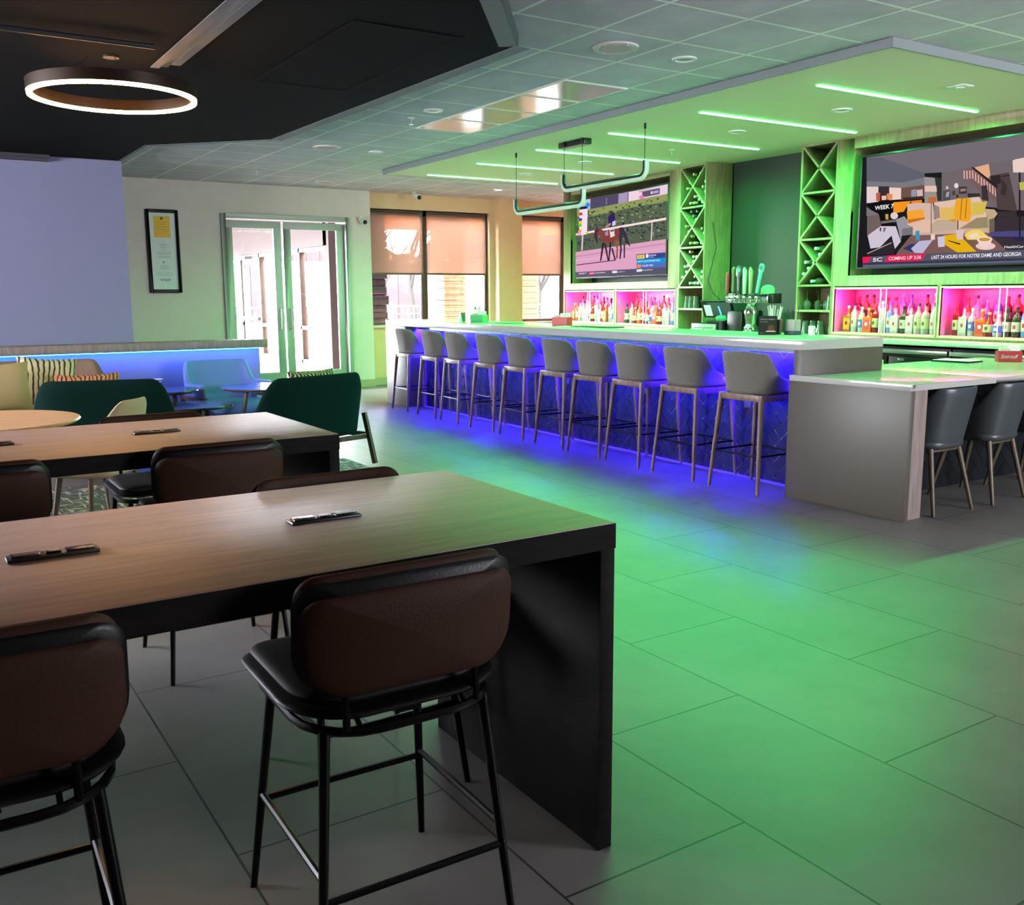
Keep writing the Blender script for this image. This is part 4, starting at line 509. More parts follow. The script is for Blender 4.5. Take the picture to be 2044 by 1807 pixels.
for z, w_ in ((.13, .03), (.10, .1), (.085, .13), (.06, .08), (.045, .1), (.02, .06), (-.01, .18), (-.03, .2), (-.045, .16), (-.07, .18), (-.09, .14), (-.2, .12), (-.22, .1), (-.24, .14), (-.27, .03), (-.30, .22), (-.33, .2)): line(z, w_)
g.lathe([(.014, 0), (.014, .001)], 10, (-.01, -.0135, -.15), Matrix.Rotation(PI / 2, 3, 'X'))
for k in range(10): g.box(-.07 + k * .014, -.07 + k * .014 + .008, -.0136, -.013, -.40 - random.random() * .02, -.385 + random.random() * .015)
g.build('print', mat('grey_ink', (140, 142, 150), .7), t)
g = G(); g.box(-.09, .07, -.0146, -.014, .40, .403).box(-.07, .05, -.0146, -.014, .37, .373).box(-.09, .08, -.0146, -.014, .33, .333).box(-.06, .05, -.0146, -.014, .30, .303).box(.0, .08, -.0146, -.014, .27, .273); g.build('print', mat('ink', (110, 100, 70), .7), ys)
t = thing('light_switch', 'small white switch plate on the wall beside the lilac wall edge', 'switch', (2.5, 14.115, 1.45)); G().box(-.04, .04, -.01, 0, -.06, .06).build('plate', M_white, t, bevel=.003); G().box(-.012, .012, -.016, -.01, -.03, .03).build('rocker', M_white, t)
# ------------------------------------------------------------------ herringbone tiling
def clip(poly, x0, x1, y0, y1):
    for ax, v, s in ((0, x0, 1), (0, x1, -1), (1, y0, 1), (1, y1, -1)):
        out = []; n = len(poly)
        for i in range(n):
            a, b = poly[i], poly[(i + 1) % n]; ia = (a[ax] - v) * s >= 0; ib = (b[ax] - v) * s >= 0
            if ia: out.append(a)
            if ia != ib:
                t = (v - a[ax]) / (b[ax] - a[ax]); out.append((a[0] + (b[0] - a[0]) * t, a[1] + (b[1] - a[1]) * t))
        poly = out
        if len(poly) < 3: return []
    return poly
def herringbone(g, u0, u1, v0, v1, L, Wd, gap, M, th=.008, seed=1):
    rnd = random.Random(seed); c = math.cos(PI / 4); span = int(max(u1 - u0, v1 - v0) / Wd) + 30
    cu, cv = (u0 + u1) / 2, (v0 + v1) / 2; R = math.hypot(u1 - u0, v1 - v0) / 2 + L
    for i in range(-span, span):
        for j in range(-span, span):
            ox, oy = i * Wd + j * L, i * Wd - j * L
            if abs(ox) > R * 1.5 or abs(oy) > R * 1.5: continue
            for x0, x1_, y0, y1_ in ((ox, ox + L, oy, oy + Wd), (ox + L, ox + L + Wd, oy - L + Wd, oy + Wd)):
                q = [(x0 + gap, y0 + gap), (x1_ - gap, y0 + gap), (x1_ - gap, y1_ - gap), (x0 + gap, y1_ - gap)]
                q = [(cu + (a - b) * c, cv + (a + b) * c) for a, b in q]
                if max(p[0] for p in q) < u0 or min(p[0] for p in q) > u1 or max(p[1] for p in q) < v0 or min(p[1] for p in q) > v1: continue
                q = clip(q, u0, u1, v0, v1)
                if len(q) < 3: continue
                du, dv = rnd.uniform(-.012, .012), rnd.uniform(-.012, .012); mu = sum(p[0] for p in q) / len(q); mv = sum(p[1] for p in q) / len(q)
                n = len(q); A = [M(a, b, 0) for a, b in q]; B = [M(a, b, th + (a - mu) * du + (b - mv) * dv) for a, b in q]
                g.add(A + B, [tuple(range(n))[::-1], tuple(range(n, 2 * n))] + [(k, (k + 1) % n, n + (k + 1) % n, n + k) for k in range(n)])
# ------------------------------------------------------------------ the bar
t = thing('bar_counter', 'long white stone topped bar with dark herringbone tile front lit blue underneath', 'bar counter', (5.345, 4.55, 0), -.0347)
G().box(0, .865, 0, 7.30, 1.05, 1.12).build('countertop', M_quartz, t, bevel=.003)
G().box(0, .40, 6.66, 7.30, 0, 1.05).build('end_panel', M_slab, t, bevel=.003)
G().box(0.003, .865, 0, .07, 0, 1.05).build('end_panel', M_slab, t, bevel=.003)
g = G(); herringbone(g, .07, 6.66, .0, 1.05, .29, .088, .0034, lambda u, v, n: Vector((.295 - n, u, v)))
tw = g.build('tile_wall', M_navy, t, smooth=False)
G().box(.294, .315, .07, 6.66, 0, 1.05).build('grout', M_grout, tw)
G().box(.315, .8, .07, 7.2, 0, 1.05).build('body', M_greywood, t)
G().box(.168, .174, .08, 6.65, 1.012, 1.05).build('led_spill_lip', M_steel, t)  # added lip that cuts the blue spill across the floor
G().box(.205, .24, .08, 6.65, 1.043, 1.05).build('led_strip', emat('blue_led', COL_BLUE, LED_BLUE), t)
g = G()
for i in range(5):
    y = .75 + i * 1.28; g.box(.275, .287, y, y + .07, .55, .66)
g.build('outlet_plate', mat('grey_plate', (90, 90, 96), .4), t, bevel=.003)
t = thing('low_bar_counter', 'low white stone counter wrapping the near end of the bar', 'counter', (5.295, 3.635, 0))
G().box(0, .045, 0, .97, .838, .878).box(.045, .93, 0, .878, .838, .878).box(.93, 2.75, 0, 1.22, .838, .878).build('countertop', M_quartz, t, bevel=.002)
G().box(0, .045, 0, .97, 0, .838).build('end_slab', M_slab, t, bevel=.002)
lab(G().box(.045, .205, .02, .9, 0, .838).build('wood_panel', M_greywood, t), 'grey brown wood grain panel behind the white slab')
g = G(); herringbone(g, .2, 2.7, 0, .838, .29, .088, .0022, lambda u, v, n: Vector((u, .55 - n, v)), seed=3)
tw = g.build('tile_wall', mat('dark_tile_low', (30, 31, 36), .22, var=.2, vscale=9), t, smooth=False)
G().box(.2, 2.7, .549, .57, 0, .838).build('grout', mat('grout_dark', (92, 92, 92), .8), tw)
G().box(.93, 2.7, .57, .95, 0, .838).build('body', M_greywood, t)
# ------------------------------------------------------------------ back bar cabinets
def cabinet(name, label, loc, rz, s0, s1, tower, opening, niches, right):
    t = thing(name, label, 'back bar cabinet', (*loc, 1.0), rz); dp = .385
    B = lambda g, o0, o1, a, b, z0, z1: g.box(o0, o1, a, b, z0 - 1, z1 - 1)
    ta, tb = tower
    # wine tower
    tw = G(); B(tw, 0, dp, ta, ta + .022, 1.0, 3.0); B(tw, 0, dp, tb - .022, tb, 1.0, 3.0); B(tw, dp - .012, dp, ta, tb, 1.0, 3.0); B(tw, 0, dp, ta, tb, 2.975, 3.0)
    tw = tw.build('wine_tower', M_oak, t, bevel=.0015, seg=1)
    for z in (1.255, 1.525, 2.01, 2.495): g = G(); B(g, 0, dp - .012, ta + .022, tb - .022, z - .011, z + .011); g.build('shelf', M_oak, t)
    for k, (z0, z1) in enumerate(((1.536, 1.999), (2.021, 2.484), (2.506, 2.975))):
        g = G(); a, b = ta + .022, tb - .022; w = .011
        for p, q in (((a, z0), (b, z1)), ((b, z0), (a, z1))):
            d = Vector((0, q[0] - p[0], q[1] - p[1])).normalized(); n = Vector((0, -d.z, d.y)) * w
            g.prism([Vector((0, p[0], p[1] - 1)) - n, Vector((0, q[0], q[1] - 1)) - n, Vector((0, q[0], q[1] - 1)) + n, Vector((0, p[0], p[1] - 1)) + n], (dp - .014, 0, 0))
        g.build('cross_divider', M_oak, t, smooth=False)
    # face around tv and niches
    oa, ob, oz0, oz1 = opening; g = G(); lo, hi = (s0, ta) if right else (tb, s1)
    zb = 1.515
    B(g, 0, .03, lo, oa, zb, 3.0); B(g, 0, .03, ob, hi, zb, 3.0); B(g, 0, .03, oa, ob, zb, oz0); B(g, 0, .03, oa, ob, oz1, 3.0)
    B(g, .03, dp, oa - .02, oa, oz0, oz1); B(g, .03, dp, ob, ob + .02, oz0, oz1); B(g, .03, dp, oa, ob, oz0 - .02, oz0); B(g, .03, dp, oa, ob, oz1, oz1 + .02)
    g.build('tv_surround', M_oak, t, bevel=.0015, seg=1)
    g = G(); B(g, dp - .012, dp, lo, hi, 1.0, 3.0); g.build('back_panel', mat('cab_back', (34, 40, 34), .6), t)
    g = G(); B(g, -.01, dp, s0 if right else s0, s1, 2.985, 2.9995); B(g, 0, dp, s0, s0 + .02, 1, 3) if right else B(g, 0, dp, s1 - .02, s1, 1, 3); g.build('top_rail', M_oak, t)
    posts = sorted([n[0] for n in niches] + [n[1] for n in niches]); g = G()
    B(g, 0, dp, lo, hi, 1.0, 1.02); B(g, 0, dp, lo, posts[0], 1.02, zb); B(g, 0, dp, posts[1], posts[2], 1.02, zb); B(g, 0, dp, posts[3], hi, 1.02, zb)
    g.build('niche_frame', M_oak, t, bevel=.0015, seg=1)
    for a, b in niches:
        g = G(); B(g, .02, .025 + .33, a, a + .006, 1.045, 1.49); B(g, .02, .355, b - .006, b, 1.045, 1.49); B(g, .349, .355, a, b, 1.02, 1.5); B(g, .02, .355, a, b, 1.488, 1.495); B(g, .02, .355, a, b, 1.03, 1.043); B(g, .2, .35, a + .006, b - .006, 1.043, 1.115)
        nl = g.build('niche_lining', M_pink, t)
        g = G(); B(g, -.012, .02, a - .012, b + .012, 1.02, 1.04); B(g, -.008, .02, a - .012, b + .012, 1.488, 1.502); B(g, -.008, .02, a - .012, a, 1.04, 1.488); B(g, -.008, .02, b, b + .012, 1.04, 1.488)
        rim = g.build('niche_rim', M_rimwood, t, bevel=.001, seg=1)
        g = G(); B(g, .026, .05, a + .02, b - .02, 1.482, 1.487)
        g.build('led_strip', emat('pink_led', COL_PINK, LED_PINK), nl)
        for (p, q, o) in ((a + .01, (a + b) / 2 + .03, .004), ((a + b) / 2 - .03, b - .01, .012)):
            g = G(); B(g, o, o + .004, p, q, 1.042, 1.486); gp = g.build('sliding_glass', M_nglass, t)
            g = G(); e = q if o < .01 else p; B(g, o - .001, o + .005, e - .004, e + .004, 1.042, 1.486); g.build('edge_trim', mat('edge_pale', (236, 220, 230), .3), gp)
    return t
cabinet('back_bar_cabinet', 'oak back bar cabinet around the nearer, right-hand television', (8.33, 0), 0, 3.6, 7.20, (6.72, 7.20), (3.9, 6.53, 1.62, 2.88), ((5.465 - 1.2, 5.465), (5.51, 6.69)), True)
cabinet('back_bar_cabinet', 'oak back bar cabinet around the farther, left-hand television, wine rack on its right side', (8.36, 8.66), -math.radians(8.2), 0, 3.68, (0, .55), (.78, 3.44, 1.61, 2.93), ((.60, 2.07), (2.13, 3.64)), False)
# side cheek of the angled cabinet and counters
M_cool = mat('cooler_black', (20, 21, 22), .3)
g = G(); g.prism([(8.05, 3.5, .955), (8.72, 3.5, .955), (8.70, 8.40, .955), (8.06, 8.56, .955)], (0, 0, .044))
tag(g.build('back_counter', M_quartz, None, bevel=.002), 'pale stone counter under the right-hand back bar cabinet and beer taps', 'counter')
t = thing('back_counter', 'pale stone counter under the left-hand angled back bar cabinet', 'counter', (8.36, 8.66, .955), -math.radians(8.2))
G().box(-.28, .355, -.10, 3.72, 0, .044).build('countertop', M_quartz, t, bevel=.002)
G().box(-.18, .355, .0, 3.7, -.955, 0).build('base', M_greywood, t)
tag(G().box(8.14, 8.7, 6.22, 8.35, 0, .953).build('base_cabinet', M_oak, None, bevel=.003), 'green lit wooden base cabinet beside the black bar coolers', 'cabinet')
def cooler(y0, y1, label, logo):
    t = thing('undercounter_cooler', label, 'cooler', (8.12, y1, 0), 0, 'black coolers under the back counter'); w = y1 - y0
    G().box(.03, .56, -w, 0, .06, .93).build('body', M_cool, t, bevel=.004)
    G().box(-.03, .03, -w, 0, .868, .91).build('steel_rail', M_steel, t, bevel=.003)
    g = G().box(0, .03, -w + .01, -.29, .10, .84).build('door', M_cool, t, bevel=.004)
    G().box(-.002, 0, -w + .08, -.36, .2, .77).build('glass', mat('cooler_glass', (26, 40, 36), .08), g)
    G().box(-.02, 0, -.47, -.40, .80, .82).build('door_handle', M_steel, g, bevel=.003)
    g = G().box(0, .03, -.27, -.005, .10, .84).build('service_panel', M_cool, t, bevel=.004)
    if logo:
        q = G().box(-.004, 0, -.235, -.035, .727, .797); q.box(-.005, -.004, -.228, -.042, .734, .79)
        q.build('badge', mat('badge_white', (220, 226, 222), .5), g)
        q = G().box(-.0065, -.005, -.224, -.046, .738, .786); b = q.build('badge_field', M_cool, g)
        q = G(); text_into(q, 'Migali', lambda u, v, n: Vector((-.0066 - n, -.058 - u, .748 + v)), .028, .15, shear=.25, bold=.02); q.build('lettering', mat('badge_white', (220, 226, 222), .5), g, smooth=False)
    else:
        q = G()
        for k in range(8): q.box(-.004, 0, -.24, -.03, .2 + k * .03, .212 + k * .03)
        q.build('vent_slats', M_blkmat, g)
cooler(5.21, 6.13, 'black undercounter cooler with a white framed logo badge, left of the row', True)
cooler(4.3, 5.19, 'black undercounter cooler half hidden behind the red napkin box', False)
# ------------------------------------------------------------------ televisions
def paint(g, polys, H):
    for i, (q, c) in enumerate(polys):
        P = [(max(0, min(1000, q[k])) / 1000, max(0, min(1000, q[k + 1])) / 1000) for k in range(0, len(q), 2)]
        o = len(g.v); g.v += [H(u, v, .00004 * (i + 1)) for u, v in P]; g.f.append(tuple(range(o, o + len(P)))); g.c.append(lin(c))
def television(label, loc, rz, w, h, polys, texts, tilt=0):
    t = thing('television', label, 'television', loc, rz)
    H = lambda u, v, n: Vector((-n - .002 - .0 * v, w / 2 - u * w, v * h))
    G().box(0, .06, -w / 2 - .02, w / 2 + .02, -.02, h + .018).build('body', M_blkmat, t, bevel=.006)
    G().box(-.001, 0, -w / 2, w / 2, 0, h).build('screen', emat('screen_dark', (.012, .012, .014), 1), t)
    g = G(); paint(g, polys, H); n0 = len(g.f)
    me = bpy.data.meshes.new('screen_picture'); me.from_pydata(g.v, [], g.f)
    ca = me.color_attributes.new('Col', 'FLOAT_COLOR', 'CORNER'); i = 0
    for f, c in zip(g.f, g.c):
        for _ in f: ca.data[i].color = c; i += 1
    if 'screen_picture' not in MATS:
        m = bpy.data.materials.new('screen_picture'); m.use_nodes = True; nt = m.node_tree; nt.nodes.clear()
        e = nt.nodes.new('ShaderNodeEmission'); a = nt.nodes.new('ShaderNodeVertexColor'); a.layer_name = 'Col'; o = nt.nodes.new('ShaderNodeOutputMaterial'); e.inputs[1].default_value = 1.0
        nt.links.new(a.outputs[0], e.inputs[0]); nt.links.new(e.outputs[0], o.inputs[0]); MATS['screen_picture'] = m
    me.materials.append(MATS['screen_picture']); o = bpy.data.objects.new('screen_picture', me); COL.objects.link(o); o.parent = t
    for s, u, v, hh, u2, v2, c in texts:
        g = G(); dv = (v2 - v) / max(1, u2 - u)
        text_into(g, s, lambda a, b, n: H(u / 1000 + a / w, v / 1000 + a / w * dv + b / h, .00004 * (len(polys) + 9)), hh / 1000 * h * .8, (u2 - u) / 1000 * w, bold=.015)
        g.build('screen_lettering', emat('screen_text_%d_%d_%d' % tuple(c), tuple(lin(c)[:3]), 1), t, smooth=False)
    g = G(); g.box(.06, .2, -.15, .15, h * .3, h * .6); g.build('wall_bracket', M_blkmet, t)
    return t
television('large television showing a yellow and cream living room, in the nearer cabinet', (8.34, 5.465, 1.70), 0, 1.93, 1.085, TV2P, TV2T)
q = c1(2.05, .012, 1.70)
television('television showing a horse and rider on a race track, in the farther cabinet', tuple(q), -math.radians(8.2), 2.44, 1.13, TV1P, TV1T)
# ------------------------------------------------------------------ bottles
def bottle_proto(kind, col, labcol, capcol, h, r):
    root = bpy.data.objects.new('liquor_bottle', None); COL.objects.link(root); root['category'] = 'bottle'
    m = mat('glass_%s' % col, BC[col], .08, trans=.35, spec=.7, coat=.4)
    if kind == 'round': pr = [(r * .9, 0), (r, .01), (r, h * .58), (r * .85, h * .66), (r * .36, h * .76), (r * .32, h * .93)]
    elif kind == 'tall': pr = [(r * .9, 0), (r, .01), (r, h * .66), (r * .5, h * .75), (r * .34, h * .8), (r * .32, h * .94)]
    elif kind == 'squat': pr = [(r * .9, 0), (r * 1.1, .015), (r * 1.15, h * .3), (r * .95, h * .55), (r * .4, h * .7), (r * .3, h * .9)]
    else: pr = None
    g = G()
    if pr: g.lathe(pr, 16); lr = pr[1][0]
    else:
        g.cbox((0, 0, h * .31), (r * 1.8, r * 2.1, h * .62)); g.lathe([(r * .85, h * .6), (r * .36, h * .68), (r * .32, h * .93)], 12)
    g.build('body', m, root, bevel=.006 if not pr else 0)
    lm = mat('label_%s' % labcol, LC[labcol], .6)
    if labcol != 'clear':
        if pr:
            q = G(); n = 14; a0 = math.radians(115)
            for zz in ((h * .18, h * .5),):
                vs = []
                for i in range(n + 1):
                    a = PI - a0 / 1 + 2 * a0 * i / n; rr2 = lr * (1.03 if kind != 'squat' else 1.06); vs += [(rr2 * math.cos(a), rr2 * math.sin(a), zz[0]), (rr2 * math.cos(a), rr2 * math.sin(a), zz[1])]
                q.add(vs, [(2 * i, 2 * i + 2, 2 * i + 3, 2 * i + 1) for i in range(n)])
            q.build('label', lm, root)
        else: G().box(-r * .92, -r * .9, -r * .85, r * .85, h * .1, h * .52).build('label', lm, root)
        G().box(-lr * 1.07 if pr else -r * .94, -lr * 1.05 if pr else -r * .92, -r * .3, r * .3, h * .28, h * .4).build('label_mark', mat('label_ink_%s' % labcol, LM[labcol], .6), root)
    G().lathe([(r * .36, h * .9), (r * .37, h * .99), (r * .33, h)], 12).build('cap', mat('cap_%s' % capcol, CC[capcol], .4), root)
    root['desc'] = '%s %s' % ({'clear': 'clear glass', 'amber': 'amber', 'red': 'deep red', 'green': 'dark green', 'orange': 'orange', 'blue': 'blue tinted', 'milk': 'pale opaque'}[col], {'round': 'round', 'tall': 'tall slim', 'squat': 'squat', 'square': 'square'}[kind])
    root['desc2'] = ('with a %s label' % labcol) if labcol != 'clear' else 'without a label'
    return root
BC = {'clear': (190, 185, 190), 'amber': (190, 110, 50), 'red': (150, 25, 25), 'green': (40, 70, 45), 'orange': (235, 110, 40), 'blue': (110, 140, 220), 'milk': (180, 168, 170)}
LC = {'white': (176, 170, 168), 'cream': (170, 156, 130), 'orange': (235, 120, 40), 'blue': (60, 80, 170), 'black': (25, 25, 28), 'red': (190, 40, 40), 'clear': (255, 255, 255)}
LM = {'white': (160, 40, 50), 'cream': (90, 50, 40), 'orange': (60, 20, 20), 'blue': (235, 235, 240), 'black': (220, 190, 120), 'red': (240, 230, 220), 'clear': (0, 0, 0)}
CC = {'black': (25, 22, 25), 'silver': (200, 200, 205), 'gold': (190, 150, 70), 'red': (180, 30, 40), 'blue': (60, 70, 200)}
SPEC = [('square', 'amber', 'orange', 'silver', .27, .042), ('tall', 'clear', 'white', 'black', .30, .036), ('round', 'clear', 'blue', 'silver', .26, .038), ('square', 'orange', 'red', 'gold', .25, .047), ('tall', 'red', 'cream', 'red', .29, .036),
        ('tall', 'clear', 'clear', 'silver', .32, .038), ('round', 'blue', 'white', 'blue', .31, .038), ('round', 'green', 'white', 'black', .27, .042), ('squat', 'red', 'cream', 'gold', .22, .045), ('square', 'clear', 'white', 'red', .28, .040),
        ('round', 'milk', 'cream', 'black', .30, .042), ('tall', 'amber', 'black', 'black', .31, .037), ('squat', 'clear', 'blue', 'silver', .2, .048), ('round', 'orange', 'white', 'red', .28, .037)]
PROT = [bottle_proto(*s) for s in SPEC]; USED = [False] * len(PROT); BT = tree_of(None)
NTH = ['first', 'second', 'third', 'fourth', 'fifth', 'sixth', 'seventh', 'eighth', 'ninth', 'tenth', 'eleventh', 'twelfth', 'thirteenth', 'fourteenth', 'fifteenth', 'sixteenth']
def place_bottle(k, pos, row, idx, niche, rz, grp, sc=1):
    p = PROT[k]; lb = '%s bottle, %s row %s from left, %s' % (p['desc'], row, NTH[idx], niche)
    if not USED[k]: USED[k] = True; o = p; o.location = pos; o.rotation_euler = (0, 0, rz); o['label'] = lb; o['group'] = grp
    else: o = copy_thing(p, lb, pos, rz, grp, BT)
    o.scale = (sc, sc, sc)
rb = random.Random(11)
def fill(niche, f, a, b, seq_f, seq_b, rz, grp):
    nf = len(seq_f); st = (b - a) / nf
    for i, k in enumerate(seq_f):
        if k is None: continue
        s = b - st * (i + .5) + rb.uniform(-.006, .006); place_bottle(k, f(s, .105 + rb.uniform(-.01, .012), 1.0435), 'front', i, niche, rz, grp)
    nb = len(seq_b); st = (b - a) / nb
    for i, k in enumerate(seq_b):
        if k is None: continue
        s = b - st * (i + .5) + rb.uniform(-.006, .006); place_bottle(k, f(s, .262 + rb.uniform(-.01, .01), 1.1155), 'back', i, niche, rz, grp)
f2_ = lambda s, o, z: (8.33 + o, s, z)
fill('pink niche beside right rack', f2_, 5.55, 6.62, [0, 1, 2, 3, 4, 5, 6, 9, 7, 9, 10, 10, 1], [4, 11, 11, 5, 13, 9, 5, 6, 8, 11, 5, 9], 0, 'bottles in the pink niches under the right-hand television')
fill('rightmost pink niche', f2_, 4.32, 5.40, [4, 9, 2, 3, 8, 12, 7, 7, 6, 0, 12, 4, 1], [13, 1, 2, 6, 4, 11, 0, 11, 5, 9, 3], 0, 'bottles in the pink niches under the right-hand television')
f1_ = lambda s, o, z: tuple(c1(s, o, z))
fill('leftmost pink niche', f1_, 2.17, 3.55, [0, 13, 1, 10, 9, 2, 8, 5, 9, 4, 0, 1, 2, 6], [1, 2, 5, 11, 6, 5, 4, 9, 7, 5, 9, 2, 10], -math.radians(8.2), 'bottles in the pink niches under the left-hand television')
fill('pink niche beside left rack', f1_, .64, 1.98, [7, 10, 8, 13, 4, 8, 12, 3, 8, 1, 9, 6, 9], [11, 1, 11, 5, 9, 2, 11, 13, 5, 6, 4, 5], -math.radians(8.2), 'bottles in the pink niches under the left-hand television')
# wine bottles lying in the racks
def wine_proto(kind, glass, foil):
    root = bpy.data.objects.new('wine_bottle', None); COL.objects.link(root); root['category'] = 'bottle'
    M_ = Matrix.Rotation(PI / 2, 3, 'Y')  # neck points to -x
    M_ = Matrix(((0, 0, -1), (0, 1, 0), (1, 0, 0)))
    r = .036 if kind != 'fat' else .04
    G().lathe([(r * .9, -.30), (r, -.29), (r, -.12), (r * .8, -.085), (.0155, -.05), (.0145, -.005)], 14, (0, 0, 0), M_).build('body', mat('wine_glass_' + kind, glass, .12, coat=.4), root)
    G().lathe([(.0155, -.055), (.0165, -.012), (.0165, -.001), (.012, 0)], 12, (0, 0, 0), M_).build('foil', mat('foil_' + kind, foil, .35), root)
    return root
WP = {'gold': wine_proto('gold', (34, 40, 30), (214, 200, 160)), 'red': wine_proto('red', (36, 22, 24), (150, 110, 90)), 'white': wine_proto('fat', (120, 130, 110), (214, 226, 222)), 'dark': wine_proto('dark', (24, 28, 26), (80, 90, 96))}
WT = tree_of(None); WU = set()
R1 = [(.338,2.894),(.203,2.89),(.075,2.86),(.470,2.877),(.256,2.826),(.092,2.787),(.415,2.805),(.349,2.741),(.145,2.729),(.47,2.737),(.049,2.725),(.405,2.678),(.093,2.67),(.472,2.62),(.308,2.627),(.054,2.614),(.221,2.586),(.149,2.55),(.398,2.554),(.309,2.553),(.257,2.446),(.373,2.453),(.204,2.39),(.324,2.396),(.269,2.352),(.461,2.368),(.368,2.292),(.48,2.279),(.421,2.208),(.49,2.146),(.064,2.294),(.144,2.233),(.05,2.229),(.1,2.177),(.061,2.119),(.356,2.152),(.214,2.138),(.38,2.069),(.282,2.066),(.149,2.062),(.38,1.963),(.303,1.9),(.233,1.897),(.307,1.844),(.363,1.797),(.433,1.782),(.4,1.717),(.487,1.652),(.071,1.713),(.073,1.649),(.269,1.653),(.317,1.575),(.213,1.575),(.14,1.574)]
R2 = [(6.979,1.915),(6.926,1.851),(7.031,1.834),(7.108,1.774),(6.997,1.767),(7.068,1.709),(7.132,1.651),(7.014,1.57)]
def wine(kind, pos, rz, lb, grp, yaw=0):
    p = WP[kind]; e = (0, 0, rz + yaw)
    if kind not in WU: WU.add(kind); p.location = pos; p.rotation_euler = e; p['label'] = lb; p['group'] = grp
    else: copy_thing(p, lb, pos, e, grp, WT)
def ordn(i):
    T = ['first', 'second', 'third', 'fourth', 'fifth', 'sixth', 'seventh', 'eighth', 'ninth', 'tenth', 'eleventh', 'twelfth', 'thirteenth', 'fourteenth', 'fifteenth', 'sixteenth', 'seventeenth', 'eighteenth', 'nineteenth', 'twentieth']
    return T[i]
KN = {'gold': 'gold foiled', 'red': 'copper foiled', 'white': 'white foiled', 'dark': 'dark foiled'}
for i, (s, z) in enumerate(R1):
    s = max(.064, min(.484, s))
    kind = 'white' if i in (44, 45, 46, 47, 48, 49, 51, 52, 53) else ('dark' if 20 <= i <= 24 else ('red' if i in (31, 32, 33, 34, 50) else 'gold'))
    cell, k = ('top', i) if i < 20 else (('middle', i - 20) if i < 40 else ('bottom', i - 40)); n = 20 if i < 40 else 14
    wine(kind, tuple(c1(s, .015 if kind == 'white' else .05, z)), -math.radians(8.2), '%s wine bottle, %s counting down, in the %s X compartment, left wine rack' % (KN[kind], ordn(k), cell), 'wine bottles in the left-hand rack', 0 if s < .13 or s > .42 else rb.uniform(-.05, .03))
for i, (s, z) in enumerate(R2):
    wine('white', (8.35, s, z), 0, 'white foiled wine bottle, %s counting down, bottom X compartment, right wine rack' % ordn(i), 'wine bottles in the right-hand rack', 0 if s > 7.05 else -.04)
# glasses
M_gl = mat('clear_glass', (236, 246, 240), .03, trans=.92, ior=1.35)
def pint_proto():
    root = bpy.data.objects.new('pint_glass', None); COL.objects.link(root); root['category'] = 'glass'
    G().lathe([(.0435, 0), (.0425, .002), (.030, .145), (.031, .15), (.0445, .002)], 20).build('bowl', M_gl, root); G().lathe([(.0305, .138), (.0305, .15)], 18).build('base', M_gl, root); return root
def stem_proto():
    root = bpy.data.objects.new('wine_glass', None); COL.objects.link(root); root['category'] = 'glass'
    G().lathe([(.030, 0), (.042, .045), (.036, .085), (.006, .105), (.0035, .12)], 20).build('bowl', M_gl, root)
    G().lathe([(.0035, .118), (.0035, .19), (.008, .195)], 10).build('stem', M_gl, root); G().lathe([(.033, .196), (.034, .199), (.006, .2)], 20).build('foot', M_gl, root); return root
PG, SG = pint_proto(), stem_proto(); GT = tree_of(None); gu = set()
def glass(p, pos, lb, grp):
    if p.name not in gu: gu.add(p.name); p.location = pos; p['label'] = lb; p['group'] = grp
    else: copy_thing(p, lb, pos, 0, grp, GT)
for i, s in enumerate((.46, .37, .27)): glass(PG, c1(s, .09, 1.2665), '%s upside down pint glass from the left, small shelf of left wine rack' % ordn(i), 'glasses on the left-hand rack')
glass(SG, c1(.125, .12, 1.2665), 'upside down wine glass at the right end of the small shelf of the left-hand rack', 'glasses on the left-hand rack')
for i, (s, o) in enumerate(((7.11, .08), (7.01, .14), (6.93, .2), (6.86, .1))): glass(SG, (8.33 + o, s, 1.2665), '%s upside down wine glass from the left, upper shelf of right rack' % ordn(i), 'glasses on the right-hand rack')
glass(PG, (8.39, 6.78, 1.2665), 'upside down pint glass at the right end of the upper shelf of the right-hand rack', 'glasses on the right-hand rack')
for i, s in enumerate((7.10, 7.0, 6.9)): glass(PG, (8.39, s, 1.0), '%s upside down pint glass from the left at the bottom of the right-hand rack' % ordn(i), 'glasses on the right-hand rack')
glass(SG, (8.43, 6.79, 1.0), 'upside down stemmed glass at the bottom right of the right-hand rack', 'glasses on the right-hand rack')
tag(G().lathe([(.07, 0), (.1, .004), (.11, .012)], 20, c1(.3, .16, .9995)).build('plate', M_white), 'flat pale plate in the empty bottom cubby of the left-hand rack', 'plate')
# ------------------------------------------------------------------ beer taps and register
t = thing('beer_tap_tower', 'chrome beer tap tower with a row of six tap handles on the back counter', 'beer taps', (8.2, 7.72, .999))
G().lathe([(.105, 0), (.105, .02), (.075, .05), (.085, .06), (.06, .1), (.075, .2), (.085, .24), (.05, .32), (.06, .34)], 24).build('column', M_chrome, t)
G().box(-.07, .07, -.3, .31, .335, .445).build('manifold', M_chrome, t, bevel=.012)
G().box(-.05, .09, -.36, -.3, .335, .445).build('end_cap', M_blkmat, t, bevel=.006)
hd = [(.26, 'red', .25), (.17, 'dark', .3), (.085, 'black', .31), (0, 'green', .3), (-.09, 'olive', .29), (-.18, 'teal', .31)]
hc = {'red': (150, 40, 40), 'dark': (90, 84, 60), 'black': (40, 44, 44), 'green': (150, 210, 150), 'olive': (120, 120, 84), 'teal': (60, 200, 160)}
